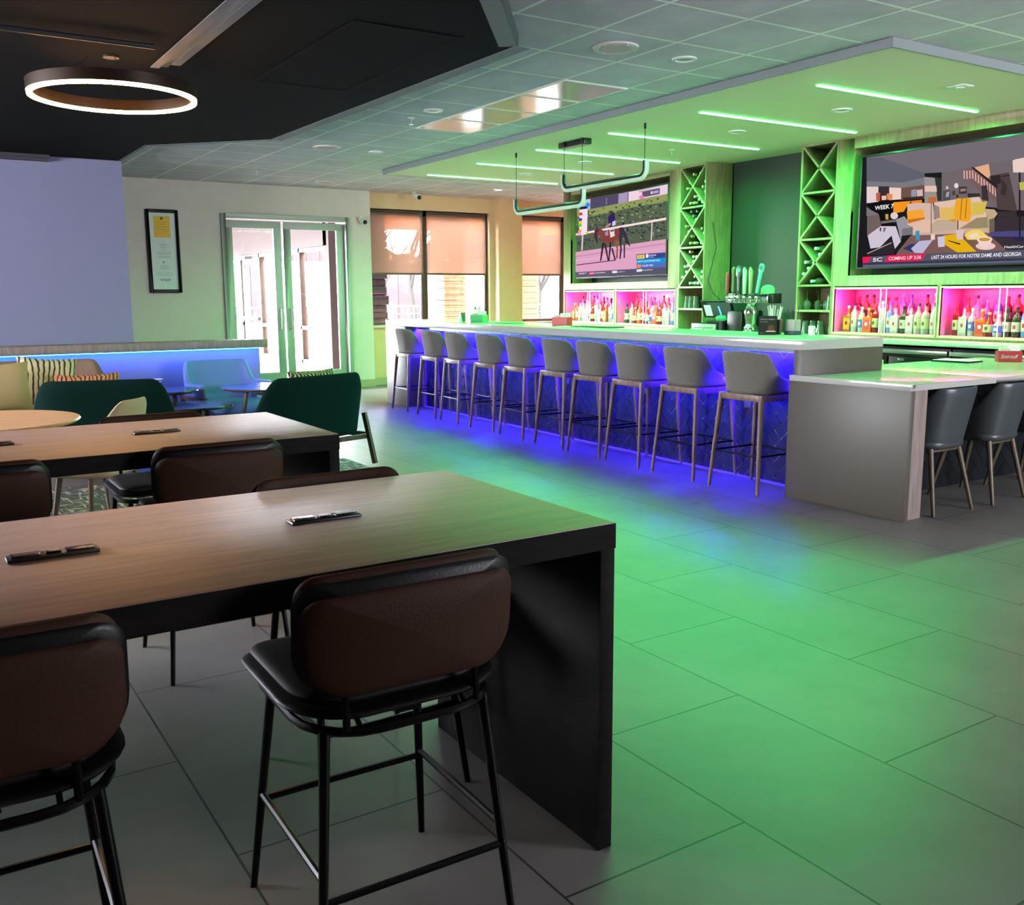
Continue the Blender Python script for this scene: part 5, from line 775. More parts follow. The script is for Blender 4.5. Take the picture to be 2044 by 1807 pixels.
for i, (y, c, hh) in enumerate(hd):
    g = G().tube([(-.07, y, .39), (-.12, y, .40), (-.13, y, .345)], .013, 10); g.sphere((-.12, y, .40), .022, 8); f = g.build('faucet', M_chrome, t)
    mh = mat('handle_' + c, hc[c], .4); g = G(); tl = .10 if c == 'teal' else 0
    M_ = Matrix.Rotation(tl * 2.2, 3, 'X'); base = Vector((-.12, y, .43))
    if c == 'red': g.lathe([(.01, 0), (.016, .03), (.024, .1), (.02, .17), (.026, .2), (.02, .25), (.01, .26)], 14, base)
    elif c == 'dark': g.lathe([(.008, 0), (.018, .06), (.016, .22), (.022, .25), (.026, .29), (.004, .32)], 14, base)
    elif c == 'teal': g.prism([base + M_ @ Vector((-.009, a, b)) for a, b in ((-.016, .02), (.016, .02), (.022, .25), (.034, .27), (.034, .32), (.02, .345), (-.02, .345), (-.034, .32), (-.034, .27), (-.022, .25))], (.018, 0, 0))
    elif c == 'black': g.prism([base + Vector((-.012, a, b)) for a, b in ((-.02, .01), (.02, .01), (.024, .2), (.045, .22), (.045, .3), (.02, .325), (-.02, .325), (-.045, .3), (-.045, .22), (-.024, .2))], (.024, 0, 0))
    else: g.prism([base + Vector((-.011, a, b)) for a, b in ((-.018, .01), (.018, .01), (.026, .28), (.01, .31), (-.03, .26))], (.022, 0, 0))
    hh_ = lab(g.build('tap_handle', mh, t, bevel=.003), {'red': 'red and tan shaped tap handle', 'dark': 'dark gold topped tap handle', 'black': 'black tap handle with a round crest', 'green': 'pale green tap handle', 'olive': 'olive pointed tap handle', 'teal': 'bright teal paddle tap handle, tilted'}[c])
    if c in ('black', 'teal', 'olive', 'green'):
        g = G(); d0 = M_ if c == 'teal' else Matrix.Identity(3)
        text_into(g, {'black': 'BREWERY', 'teal': 'BREWING', 'olive': 'Lager', 'green': 'ALE'}[c], lambda u, v, n: base + d0 @ Vector((-.0135 - n, .006 - v, .05 + u)), .014, .12); g.build('lettering', mat('label_white', (235, 235, 228), .5), hh_, smooth=False)
        if c in ('black', 'teal'): G().lathe([(.024, 0), (.026, .002)], 18, base + d0 @ Vector((-.0135, 0, .275 if c == 'black' else .3)), Matrix.Rotation(-PI / 2, 3, 'Y')).build('crest', mat('crest_' + c, (70, 190, 150) if c == 'black' else (30, 70, 70), .4), hh_)
G().lathe([(.075, .446), (.075, .5), (.05, .53), (.01, .54)], 20, (.05, -.19, 0)).build('drum_cover', mat('drum_green', (110, 190, 130), .5), t)
t = thing('cash_drawer', 'pale fronted black cash drawer under the tilted register screen', 'cash drawer', (8.2, 8.39, .999), .06)
G().box(-.08, .2, -.2, .2, 0, .10).build('body', M_blkmat, t, bevel=.004); f = G().box(-.095, -.08, -.19, .19, .012, .09).build('front', mat('drawer_front', (160, 158, 150), .4), t, bevel=.003)
G().box(-.097, -.095, -.15, .15, .045, .052).build('slot', M_blkmat, f); G().lathe([(.012, 0), (.012, .006)], 12, (-.095, 0, .04), Matrix.Rotation(-PI / 2, 3, 'Y')).build('lock', M_steel, f)
t = thing('register_screen', 'tilted touch screen register with a bright paper note on its left', 'register', (8.24, 8.26, 1.10), .3)
G().box(-.08, .1, -.12, .12, 0, .03).build('base', M_blkmat, t, bevel=.006); G().beam((.03, 0, .02), (.0, 0, .17), .06, .05).build('neck', M_blkmat, t)
M_ = Matrix.Rotation(-.55, 3, 'Y'); g = G().cbox((-.04, 0, .17), (.03, .40, .23), M_); g.build('monitor', M_blkmat, t, bevel=.006)
g = G(); g.cbox(Vector((-.04, 0, .17)) + M_ @ Vector((-.016, -.03, 0)), (.001, .30, .19), M_); g.build('display', mat('display_grey', (66, 72, 76), .2, emit=(.05, .06, .06), est=.5), t)
g = G(); g.cbox(Vector((-.04, 0, .17)) + M_ @ Vector((-.018, .12, -.015)), (.001, .09, .15), M_); g.build('note', mat('note', (206, 204, 220), .5, emit=(.5, .5, .6), est=.35), t)  # weak emission brightens the paper itself
t = thing('card_reader', 'small green lit card reader with a glowing blue edge beside the register', 'card reader', (8.08, 8.06, .999), .1)
G().beam((0, 0, 0), (0, 0, .14), .05, .04).build('stand', M_blkmat, t); G().cbox((-.01, 0, .165), (.06, .12, .05), Matrix.Rotation(-.4, 3, 'Y')).build('reader', mat('reader_green', (60, 150, 110), .4), t, bevel=.01)
G().tube([(-.03, -.02, .2), (-.035, .0, .25), (-.03, .03, .30)], .008, 8).build('glow_edge', emat('cyan_glow', (.1, .8, .9), 1.6), t)
tag(G().box(8.2, 8.55, 7.86, 8.1, .999, 1.25).build('coffee_machine', M_blkmat, None, bevel=.02), 'glossy black machine between the register and the tap tower column', 'machine')
g = G().tube([c1(-.02, .1, 2.3), c1(-.02, .16, 2.0), c1(-.02, .05, 1.6), c1(-.06, .1, 1.45), c1(-.2, .2, 1.3), c1(-.28, .25, 1.05)], .004, 6)
tag(g.build('power_cable', M_blkmat), 'thin black cable hanging down the side of the left-hand oak cabinet', 'cable')
# ------------------------------------------------------------------ things on the bar
ZB = 1.12; ZL = .8785
t = thing('menu_card', 'dark tent card with a dessert picture standing on the bar in front of the straws', 'menu card', (5.84, 5.32, ZB), .72)
G().prism([(0, -.07, 0), (0.05, -.07, 0), (.025, -.07, .15)], (0, .14, 0)).build('card', mat('card_dark', (38, 44, 38), .4), t)
def onface(u, v, n): return Vector((.025 * v / .15 - .002 - n, .07 - u, v))
g = G(); text_into(g, 'TEMPTED BY A DESSERT?', lambda u, v, n: onface(.01 + u, .118 + v, n), .008, .115, bold=.02); text_into(g, 'Go ahead', lambda u, v, n: onface(.01 + u, .10 + v, n), .009, .06, shear=.3); text_into(g, 'MENU', lambda u, v, n: onface(.01 + u, .012 + v, n), .006, .03); g.build('lettering', mat('label_white', (235, 235, 228), .5), t, smooth=False)
g = G(); g.add([onface(u, v, .001) for u, v in ((.07, .03), (.125, .03), (.12, .07), (.1, .082), (.075, .07))], [(0, 1, 2, 3, 4)]); g.build('picture', mat('dessert', (96, 60, 44), .5), t, smooth=False)
g = G(); g.add([onface(u, v, .0012) for u, v in ((.055, .025), (.135, .025), (.125, .033), (.065, .033))], [(0, 1, 2, 3)]); g.build('picture_plate', mat('dessert_plate', (200, 196, 186), .5), t, smooth=False)
t = thing('straw_caddy', 'holder full of pale wrapped straws behind the dark tent card', 'straw holder', (5.96, 5.37, ZB), .5)
g = G(); g.box(-.045, .045, -.06, .06, 0, .12); g.build('box', M_blkmat, t, bevel=.004)
for i in range(16):
    a = rb.uniform(-.04, .04); b = rb.uniform(-.055, .055); G().tube([(a * .6, b * .6, .02), (a * 1.2, b * 1.35 + rb.uniform(-.02, .02), .2 + rb.uniform(0, .035))], .004, 6).build('straw', mat('straw_white', (226, 236, 222), .5), t)
t = thing('stirrer_cup', 'clear square cup of dark stirrers right of the straws', 'cup', (6.02, 5.22, ZB), 0)
G().box(-.04, .04, -.045, .045, .03, .12).build('cup', mat('frosted', (206, 206, 196), .3, trans=.5), t, bevel=.004)
for i in range(7):
    b = rb.uniform(-.03, .03); G().tube([(rb.uniform(-.02, .02), b, .04), (rb.uniform(-.03, .03), b * 1.8, .2 + rb.uniform(-.02, .035))], .003, 5).build('stirrer', M_blkmat, t)
lab(G().box(-.045, .045, -.05, .05, 0, .03).build('base', mat('navy_box', (24, 50, 74), .5), t, bevel=.003), 'navy blue base box')
t = thing('small_mug', 'small pale cup with a handle at the right of the stirrer cup', 'cup', (6.1, 5.1, ZB)); G().lathe([(.024, 0), (.026, .07), (.022, .07), (.02, .01)], 16).build('cup', M_white, t); G().tube([(0, -.026, .015), (0, -.045, .03), (0, -.045, .05), (0, -.026, .06)], .004, 6).build('handle', M_white, t)
def caddy(loc, rz, label, col, nm, txt=None):
    t = thing('napkin_caddy', label, 'napkin holder', loc, rz); m = mat('caddy_' + nm, col, .4)
    g = G(); g.box(-.06, .06, -.09, .09, 0, .008).box(-.06, .06, -.09, -.082, .008, .09).box(-.06, .06, .082, .09, .008, .09).box(-.06, -.052, -.09, .09, .008, .09).box(.052, .06, -.09, .09, .008, .09); g.build('box', m, t, bevel=.002)
    G().box(-.045, .045, -.075, .0, .01, .13).build('napkins', mat('napkin', (222, 232, 214), .8), t)
    G().box(-.04, .04, .01, .07, .01, .11).build('packets', mat('packets', (196, 190, 176), .7), t)
    if txt: g = G(); text_into(g, txt, lambda u, v, n: Vector((-.0605 - n, .07 - u, .03 + v)), .03, .13, shear=.3, bold=.02); g.build('lettering', mat('label_white', (235, 235, 228), .5), t, smooth=False)
    return t
caddy((5.98, 8.3, ZB), .45, 'red and tan napkin caddy on the bar in front of the left pink niche', (200, 40, 50), 'red'); 
t = caddy((5.98, 10.02, ZB), .45, 'green bar caddy with a sprig near the far left end of the bar', (40, 150, 90), 'green')
g = G()
for i in range(9):
    a = rb.uniform(0, 6.28); g.sphere((.01 + .03 * math.cos(a), .03 + .03 * math.sin(a), .13 + rb.uniform(0, .06)), .014, 5, (1, 1, .6))
g.build('sprig', mat('leaf', (60, 140, 70), .6), t)
t = thing('tent_sign', 'small white tent sign and dark round coaster stack on the far left of the bar', 'sign', (5.9, 10.38, ZB), -.3); G().prism([(0, -.03, 0), (.04, -.03, 0), (.02, -.03, .12)], (0, .06, 0)).build('card', M_white, t); G().lathe([(.045, 0), (.045, .11)], 18, (.06, .08, 0)).build('coasters', mat('coaster', (90, 76, 64), .7), t)
tag(G().box(5.9, 6.1, 9.2, 9.75, ZB + .0005, ZB + .012).build('bar_mat', mat('bar_mat_green', (70, 130, 90), .6), bevel=.003), 'thin green bar mat lying beside the green caddy', 'bar mat')
tag(G().box(5.86, 6.05, 7.35, 8.0, ZB + .0005, ZB + .01).build('bar_mat', M_blkmat, bevel=.003), 'thin black bar mat on the bar in front of the racing television', 'bar mat')
tag(G().box(5.75, 5.9, 7.98, 8.1, ZB + .0005, ZB + .004).build('menu_sheet', mat('paper', (226, 228, 232), .6)), 'white folded menu lying on the bar by the red caddy', 'menu')
t = caddy((7.72, 4.42, ZL), .75, 'red boxed napkin holder with white script, on the low counter at the right', (170, 30, 36), 'crimson', 'Smirnoff')
t = thing('menu_folder', 'dark menu folder lying on the low counter left of the red napkin box', 'menu', (7.38, 4.66, ZL), .1); G().box(-.12, .12, -.16, .16, .0005, .012).build('cover', M_blklea, t, bevel=.003); G().box(-.11, .11, -.15, .15, .012, .016).build('pages', mat('paper', (226, 228, 232), .6), t)
# ------------------------------------------------------------------ seating
def se(v, p): return math.copysign(abs(v) ** p, v)
def sstep(a, b, x): t = max(0, min(1, (x - a) / (b - a))); return t * t * (3 - 2 * t)
def tub(hw, dp, z0, ztop, lean, flare, th, tm, pw=.75, nu=28, nv=12, drop=0):
    """tub shell open to +y; ztop(theta deg)"""
    def fn(u, v):
        a = math.radians(-tm + 2 * tm * u); d = math.degrees(a); zt = ztop(abs(d)); vv = v; z = z0(abs(d)) + (zt - z0(abs(d))) * vv
        hh = (z - z0(0)) / max(.01, ztop(0) - z0(0)); k = 1 - flare * (1 - hh)
        return (hw * se(math.sin(a), pw) * k, -dp * se(math.cos(a), pw) * k - lean * hh * max(0, math.cos(a)), z)
    return G().shell(fn, nu, nv, th)
def taper_leg(g, a, b, r0, r1, n=10): return g.tube([a, b], [r0, r1], n)
def bar_stool():
    t = thing('bar_stool', 'x', 'bar stool', (0, 0, 0), 0, 'grey bar stools along the blue lit bar')
    sh = tub(.25, .21, lambda d: .725 + .01 * sstep(40, 100, d), lambda d: 1.035 - .20 * sstep(52, 100, d) - .012 * sstep(0, 50, d), .035, .10, .03, 102, .62)
    sh.build('backrest', M_fabgrey, t, bevel=.006, angle=60)
    G().plate(rr(.44, .42, .1, .12), .075, lambda u, v, n: (u, v + .015, .755 + n)).build('seat', M_fabgrey, t)
    g = G(); z0, z1 = .675, .725
    g.box(-.20, .20, -.20, -.175, z0, z1).box(-.20, .20, .175, .20, z0, z1).box(-.215, -.19, -.2, .2, z0, z1).box(.19, .215, -.2, .2, z0, z1)
    g.build('seat_frame', M_legwood, t, bevel=.005)
    for sx in (-1, 1):
        for sy in (-1, 1):
            g = taper_leg(G(), (sx * .195, sy * .185, .715), (sx * .243, sy * (.245 if sy < 0 else .21), .012), .022, .0135, 10); lg = g.build('leg', M_legwood, t)
            G().lathe([(.010, 0), (.011, .012)], 10, (sx * .243, sy * (.245 if sy < 0 else .21), 0)).build('glide', M_steel, lg)
    zf = .285; f = 1 - (.715 - zf) / .703; q = lambda sx, sy: (sx * (.195 + .048 * (1 - f)) , sy * (.185 + (.06 if sy < 0 else .025) * (1 - f)), zf)
    P = [q(-1, -1), q(1, -1), q(1, 1), q(-1, 1)]
    for i in range(4): P[i] = (P[i][0], P[i][1], zf)
    G().tube(P, .0075, 8, closed=True).build('footrest', M_blkmet, t)
    return t
S0 = bar_stool(); ST = tree_of(None)
SY = [4.936, 5.615, 6.27, 6.855, 7.43, 8.13, 8.76, 9.51, 10.12, 10.88]
SO = ['nearest', 'second', 'third', 'fourth', 'fifth', 'sixth', 'seventh', 'eighth', 'ninth', 'farthest']
for i, y in enumerate(SY):
    x = 5.355 + (y - 4.936) * .0347; yaw = [0, .02, -.03, .02, 0, -.02, .03, -.06, .0, -.03][i]
    lb = '%s of the ten grey bar stools, counted from the low white counter' % SO[i]
    lb = lb.replace(' ,', ',')
    if i == 0: S0.location = (x, y, 0); S0.rotation_euler = (0, 0, -PI / 2 + yaw); S0['label'] = lb
    else: copy_thing(S0, lb, (x, y, 0), -PI / 2 - .03 + yaw, None, ST)
# low chairs at the low counter
def low_chair():
    t = thing('tub_chair', 'x', 'chair', (0, 0, 0), 0, 'dark leather chairs under the low counter')
    sh = tub(.245, .23, lambda d: .43 + .03 * sstep(20, 100, d), lambda d: .835 - .20 * sstep(45, 100, d), .05, .16, .028, 104, .62)
    sh.build('backrest', M_grnlea, t, bevel=.006, angle=60)
    G().plate(rr(.42, .44, .12, .12), .08, lambda u, v, n: (u, v + .02, .46 + n)).build('seat', M_grnlea, t)
    for sx in (-1, 1):
        for sy in (-1, 1): taper_leg(G(), (sx * .15, sy * .14, .44), (sx * .215, sy * .235, 0), .021, .012).build('leg', M_paleleg, t)
    G().box(-.16, .16, -.15, -.12, .405, .432).box(-.16, .16, .12, .15, .405, .432).build('seat_frame', M_paleleg, t, bevel=.004)
    return t
L0 = low_chair(); LT = tree_of(None)
L0.location = (5.80, 3.85, 0); L0['label'] = 'dark grey green leather tub chair beside the white end slab of the low counter'
copy_thing(L0, 'second dark leather tub chair under the low counter, cut by the right picture edge', (6.43, 3.84, 0), .05, None, LT)
copy_thing(L0, 'dark chair behind the first two under the low counter, mostly hidden', (7.08, 3.80, 0), -.04, None, LT)
# counter chairs
def counter_chair():
    t = thing('counter_chair', 'x', 'chair', (0, 0, 0), 0, 'tan leather counter chairs')
    cur = lambda u: -.045 * (1 - (u / .25) ** 2)
    def MB(off): return lambda u, v, n: (u, -.20 + cur(u) + off - .16 * (v - .0) * .6 - n * 1.0, .77 + v)
    G().plate(rr(.50, .24, .05, .095, cz=.003), .022, MB(0)).build('back_shell', M_blklea, t)
    p = lab(G().plate(rr(.482, .215, .045, .09, cz=-.008), .028, MB(-.020)).build('back_pad', M_tan, t), 'tan leather rear pad of the backrest')
    lab(G().plate(rr(.48, .235, .05, .08, cz=.018), .032, MB(.024)).build('front_pad', M_tan, t), 'tan leather front pad of the backrest')
    sd = lambda u, v: .012 * ((u / .24) ** 2) + .02 * max(0, (v / .22)) ** 2 * 0 
    G().plate(rr(.50, .46, .07, .14), .03, lambda u, v, n: (u, v, .600 + sd(u, v) + n)).build('seat_shell', M_blklea, t)
    lab(G().plate(rr(.46, .41, .06, .12), .036, lambda u, v, n: (u, v + .012, .622 + sd(u, v) + n)).build('seat_pad', mat('dark_brown_leather', (26, 19, 16), .6, spec=.3), t), 'dark looking padded seat')
    g = G(); P = []
    for u, v in rr(.44, .42, .08, .14, 5): P.append((u, v - .03, .572))
    g.tube(P, .010, 8, closed=True); g.box(-.03, .03, -.2, .14, .575, .582)
    for sx in (-1, 1): g.tube([(sx * .15, -.225, .575), (sx * .15, -.222, .69)], .008, 8)
    for sx in (-.12, .12): g.tube([(sx, -.23, .572), (sx, -.2, .592)], .006, 6)
    g.build('seat_frame', M_blkmet, t)
    F = {}
    for sx in (-1, 1):
        for sy in (-1, 1):
            a = (sx * .185, .15 if sy > 0 else -.19, .572); b = (sx * .232, .235 if sy > 0 else -.245, 0); F[sx, sy] = (a, b)
            G().tube([a, tuple(a[k] * .5 + b[k] * .5 for k in range(3)), b], [.0125, .011, .009], 10).build('leg', M_blkmet, t)
    def at(k, z): a, b = F[k]; f = (a[2] - z) / a[2]; return tuple(a[i] + (b[i] - a[i]) * f for i in range(3))
    for k1, k2, z in (((-1, 1), (1, 1), .245), ((-1, -1), (1, -1), .21), ((-1, -1), (-1, 1), .26), ((1, -1), (1, 1), .26)):
        G().tube([at(k1, z), at(k2, z)], .0085, 8).build('stretcher', M_blkmet, t)
    return t
C0 = counter_chair(); CT = tree_of(None)
C0.location = (.853, 1.935, 0); C0['label'] = 'nearest tan leather counter chair, in the centre foreground at the front table'; C0.rotation_euler = (0, 0, -.02)
for (x, y, rz, lb) in ((.055, 1.955, -.03, 'tan leather counter chair at the bottom left corner of the photo, at the front table'),
                       (1.10, 2.565, PI, 'counter chair on the far side of the front table, only its curved back top showing'),
                       (.995, 3.81, .0, 'counter chair between the two tables, in the middle, tan back toward the camera'),
                       (.165, 3.80, -.02, 'counter chair between the two tables at the left picture edge, tan back toward the camera'),
                       (.985, 4.47, PI, 'counter chair on the far side of the second table, only its curved back top showing')):
    copy_thing(C0, lb, (x, y, 0), rz, None, CT)
# tables
def table(x0, x1, y0, y1, h, label):
    t = thing('counter_table', label, 'table', (x1, y0, 0)); L_ = x1 - x0; D_ = y1 - y0
    G().box(-L_, 0, 0, D_, h - .066, h).build('tabletop', M_tabletop, t, bevel=.0025)
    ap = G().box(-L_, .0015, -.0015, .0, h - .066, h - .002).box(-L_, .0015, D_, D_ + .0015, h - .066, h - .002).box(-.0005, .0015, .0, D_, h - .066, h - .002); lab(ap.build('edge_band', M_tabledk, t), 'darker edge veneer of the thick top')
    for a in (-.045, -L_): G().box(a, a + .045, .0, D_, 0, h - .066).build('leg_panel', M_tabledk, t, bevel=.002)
    return t
table(-1.15, 1.478, 1.822, 2.705, .884, 'front dark topped wooden counter table with two power outlets, nearest the camera')
table(-1.1, 1.515, 3.685, 4.60, .884, 'second dark topped wooden counter table, behind the front one')
def outlet(loc, rz, label, first=False):
    t = thing('power_outlet', label, 'power outlet', loc, rz, 'power outlets on the table tops')
    G().box(-.094, .094, -.026, .026, .0005, .009).build('base', M_blkmat, t, bevel=.004)
    for s in (-1, 1):
        f = G().box(s * .055 - .03, s * .055 + .03, -.018, .018, .009, .0125).build('socket_cover', mat('outlet_dark', (26, 25, 25), .25), t, bevel=.002)
        g = G()
        if s < 0: g.box(-.07, -.067, .002, .010, .0125, .0129).box(-.058, -.055, .002, .010, .0125, .0129).lathe([(.003, 0), (.003, .0004)], 8, (-.0625, -.006, .0125))
        else: g.box(.03, .08, -.012, .012, .0125, .0132)
        g.build('socket', mat('outlet_black', (8, 8, 8), .3), f)
    G().box(-.016, .016, -.012, .012, .009, .0135).build('usb_port', M_blkmet, t, bevel=.002); g = G().box(-.011, .011, -.007, -.003, .0135, .0138).box(-.011, .011, .003, .007, .0135, .0138).build('port_slots', M_steel, t)
outlet((.882, 2.262, .884), 0, 'black power outlet strip on the front table, right of the table middle')
outlet((.252, 2.275, .884), PI, 'black power outlet strip near the left end of the front table')
outlet((.892, 4.155, .884), 0, 'black power outlet strip on the second table, by the beige chair')
outlet((.262, 4.16, .884), 0, 'black power outlet strip on the second table, cut by the left picture edge')
# ------------------------------------------------------------------ lounge
M_rug = brickmat('patterned_carpet', (112, 112, 108), (52, 62, 62), .13, .05, .012, .37, ('Y', 'X'), (0, 0), .95, .35, .3)
def rugmat():
    m = M_rug; N = m.node_tree.nodes; L = m.node_tree.links; b = N['Principled BSDF']
    tc = N.new('ShaderNodeTexCoord'); r1 = N.new('ShaderNodeTexNoise'); mp = N.new('ShaderNodeMapping'); mp.inputs['Scale'].default_value = (22, 3, 1); L.new(tc.outputs['Object'], mp.inputs[0]); L.new(mp.outputs[0], r1.inputs[0]); r1.inputs['Scale'].default_value = 1.6; r1.inputs['Detail'].default_value = 5
    r2 = N.new('ShaderNodeTexNoise'); mp2 = N.new('ShaderNodeMapping'); mp2.inputs['Scale'].default_value = (3, 22, 1); L.new(tc.outputs['Object'], mp2.inputs[0]); L.new(mp2.outputs[0], r2.inputs[0]); r2.inputs['Scale'].default_value = 1.6; r2.inputs['Detail'].default_value = 5
    mx = N.new('ShaderNodeMath'); mx.operation = 'MAXIMUM'; L.new(r1.outputs[0], mx.inputs[0]); L.new(r2.outputs[0], mx.inputs[1])
    c = N.new('ShaderNodeValToRGB'); c.color_ramp.interpolation = 'LINEAR'; c.color_ramp.elements[0].position = .55; c.color_ramp.elements[1].position = .62; c.color_ramp.elements[0].color = lin((50, 60, 62)); c.color_ramp.elements[1].color = lin((168, 164, 154))
    L.new(mx.outputs[0], c.inputs[0]); L.new(c.outputs[0], b.inputs['Base Color'])
rugmat()
tag(G().box(-3.6, 3.30, 5.15, 7.9, .0005, .012).build('area_rug', M_rug, bevel=.003), 'dark grey and white maze patterned rug under the lounge seating', 'rug')
t = thing('low_partition', 'low lounge partition wall lit blue under its grey ledge', 'partition wall', (3.405, 10.2, 0))
G().box(-6.9, 0, 0, .32, .90, .985).build('ledge', M_greywood, t, bevel=.003)
G().box(-6.85, -.07, .07, .30, 0, .90).build('panel', mat('partition_led_tint', (120, 128, 190), .45), t)  # panel colour carries the blue light of the ledge LED
G().box(-6.8, -.09, .012, .03, .893, .90).build('led_strip', emat('ledge_led', COL_LEDGE, LED_LEDGE), t)
def lounge_chair(label, loc, rz, cm, grp=None, arm=.33, hw=.44, dp=.40, top=.80, legm=None):
    t = thing('lounge_chair', label, 'lounge chair', loc, rz, grp)
    sh = tub(hw, dp, lambda d: .27, lambda d: top - arm * sstep(24, 84, d), .06, .08, .045, 104, .5, nu=40)
    sh.build('backrest', cm, t, bevel=.01, angle=60)
    G().plate(rr(hw * 1.75, dp * 1.7, .12, .12), .15, lambda u, v, n: (u, v + .03, .37 + n)).build('seat', cm, t)
    lm = legm or M_dkleg
    for sx in (-1, 1):
        for sy in (-1, 1):
            x = sx * (hw - .03); y = -.32 if sy < 0 else .3
            G().beam((x, y + .05 * -sy * .0, .44), (x + sx * .03, y + sy * .09, 0), .028, .05, (0, 1, 0)).build('leg', lm, t, bevel=.006)
        G().beam((sx * (hw + .015), -.34, .24), (sx * (hw + .015), .34, .24), .028, .045).build('side_rail', lm, t, bevel=.005)
    for y in (-.33, .33): G().beam((-hw - .01, y, .235), (hw + .01, y, .235), .028, .04).build('cross_rail', lm, t, bevel=.005)
    return t
lounge_chair('dark green velvet lounge chair at the right of the lounge, pale wooden legs', (2.70, 7.68, .018), .30, M_green, 'two green velvet lounge chairs', hw=.60, dp=.43, top=.80, arm=.40)
lounge_chair('dark green velvet lounge chair in the middle of the lounge, behind the beige chair', (1.42, 8.22, 0), -.30, M_green, 'two green velvet lounge chairs', hw=.58, dp=.40, top=.82, arm=.40)
def round_table(loc, r, h, label, m=None, legs=3):
    t = thing('round_table', label, 'table', loc); mm = m or mat('dark_gloss_top', (58, 52, 56), .14)
    G().lathe([(r * .8, h - .035), (r * .98, h - .02), (r, h - .008), (r * .99, h)], 40).build('tabletop', mm, t)
    for k in range(legs):
        a = 2 * PI * k / legs + .5; G().tube([(r * .35 * math.cos(a), r * .35 * math.sin(a), h - .03), (r * .62 * math.cos(a), r * .62 * math.sin(a), 0)], [.022, .014], 8).build('leg', M_dkleg, t)
    return t
round_table((2.08, 9.24, 0), .31, .59, 'round glossy lounge table holding the small glass, left of the blue chair', None)
round_table((2.90, 8.95, 0), .37, .60, 'round dark lounge table in front of the blue lit armchair', mat('walnut_gloss', (84, 66, 62), .2))
round_table((2.20, 8.62, 0), .33, .50, 'lower round glossy lounge table reflecting blue, nearest of the three')
t = thing('candle_glass', 'small clear glass on the round lounge table in front of the blue wall', 'glass', (2.03, 9.3, .59)); G().box(-.045, .045, -.045, .045, 0, .10).build('glass', glassmat('cup_glass', (.9, .95, 1)), t, bevel=.004); G().box(-.048, .048, -.048, .048, .095, .102).build('rim', mat('rim_pale', (220, 230, 240), .2), t)
def armchair(label, loc, rz):
    t = thing('armchair', label, 'armchair', loc, rz)
    sh = tub(.40, .33, lambda d: .36 + .10 * sstep(50, 90, d), lambda d: .80 - .20 * sstep(40, 74, d), .04, .06, .06, 112, .45, nu=40)
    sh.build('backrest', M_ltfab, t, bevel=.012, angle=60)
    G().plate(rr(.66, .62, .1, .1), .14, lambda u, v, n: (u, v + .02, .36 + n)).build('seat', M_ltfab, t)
    for sx in (-1, 1):
        g = G(); x = sx * .385
        g.beam((x, .26, .47), (x, .28, 0), .04, .055, (0, 1, 0)); g.beam((x, -.24, .47), (x, -.3, 0), .04, .055, (0, 1, 0)); g.beam((x, -.28, .455), (x, .3, .455), .04, .05)
        g.build('side_frame', M_dkleg, t, bevel=.005)
    return t
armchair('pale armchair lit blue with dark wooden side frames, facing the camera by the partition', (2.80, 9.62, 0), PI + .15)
# curved sofa with cushions
t = thing('curved_sofa', 'taupe curved back sofa in front of the blue partition with cushions on it', 'sofa', (.93, 9.60, 0), PI - .05)
sh = tub(.81, .42, lambda d: .20, lambda d: .86 - .30 * sstep(42, 80, d), .05, .05, .10, 108, .55, nu=48)
sh.build('backrest', M_taupe, t, bevel=.015, angle=60)
G().plate(rr(1.42, .74, .15, .15), .16, lambda u, v, n: (u, v + .06, .40 + n)).build('seat', mat('seat_grey', (150, 148, 146), .85, bump=.2, bscale=160), t)
G().plate(rr(1.42, .7, .15, .15), .2, lambda u, v, n: (u, v + .02, .22 + n)).build('base', mat('sofa_base', (150, 146, 116), .8), t)
for x in (-.6, .6):
    for y in (-.25, .25): G().tube([(x, y, .13), (x, y, 0)], .02, 8).build('leg', M_dkleg, t)
def stripes(name, c1_, c2_, sc, dist=3):
    m = bpy.data.materials.new(name); m.use_nodes = True; N = m.node_tree.nodes; L = m.node_tree.links; b = N['Principled BSDF']
    tc = N.new('ShaderNodeTexCoord'); w = N.new('ShaderNodeTexWave'); w.inputs['Scale'].default_value = sc; w.inputs['Distortion'].default_value = dist; w.inputs['Detail'].default_value = 2; L.new(tc.outputs['Object'], w.inputs[0])
    r = N.new('ShaderNodeValToRGB'); r.color_ramp.elements[0].position = .2; r.color_ramp.elements[1].position = .3; r.color_ramp.elements[0].color = lin(c1_); r.color_ramp.elements[1].color = lin(c2_)
    L.new(w.outputs[1], r.inputs[0]); L.new(r.outputs[0], b.inputs['Base Color']); b.inputs['Roughness'].default_value = .8; return m
M_st1 = stripes('striped_cushion', (60, 50, 46), (206, 196, 160), 7, 4); M_st2 = stripes('zigzag_cushion', (30, 24, 24), (200, 130, 90), 9, 6)
def cushion(loc, rot, w, h, th, m, label):
    M_ = Matrix.Rotation(rot[2], 3, 'Z') @ Matrix.Rotation(rot[0], 3, 'X') @ Matrix.Rotation(rot[1], 3, 'Y')
    o = G().pillow(w, h, th, lambda x, y, z: (x, z, y)).build('cushion', m, loc=loc, rot=tuple(M_.to_euler())); return tag(o, label, 'cushion', 'lounge cushions')
cushion((.72, 9.2, .68), (-.25, 0, .12), .50, .46, .16, M_cream, 'plain cream cushion on the taupe sofa, left of the striped one')
cushion((1.12, 9.42, .70), (-.3, .1, .1), .50, .46, .15, M_st1, 'cream cushion with dark branching stripes leaning on the taupe sofa')
cushion((1.42, 9.2, .60), (-.25, 0, .0), .56, .36, .14, M_st2, 'long zigzag patterned cushion showing just above the green lounge chair')
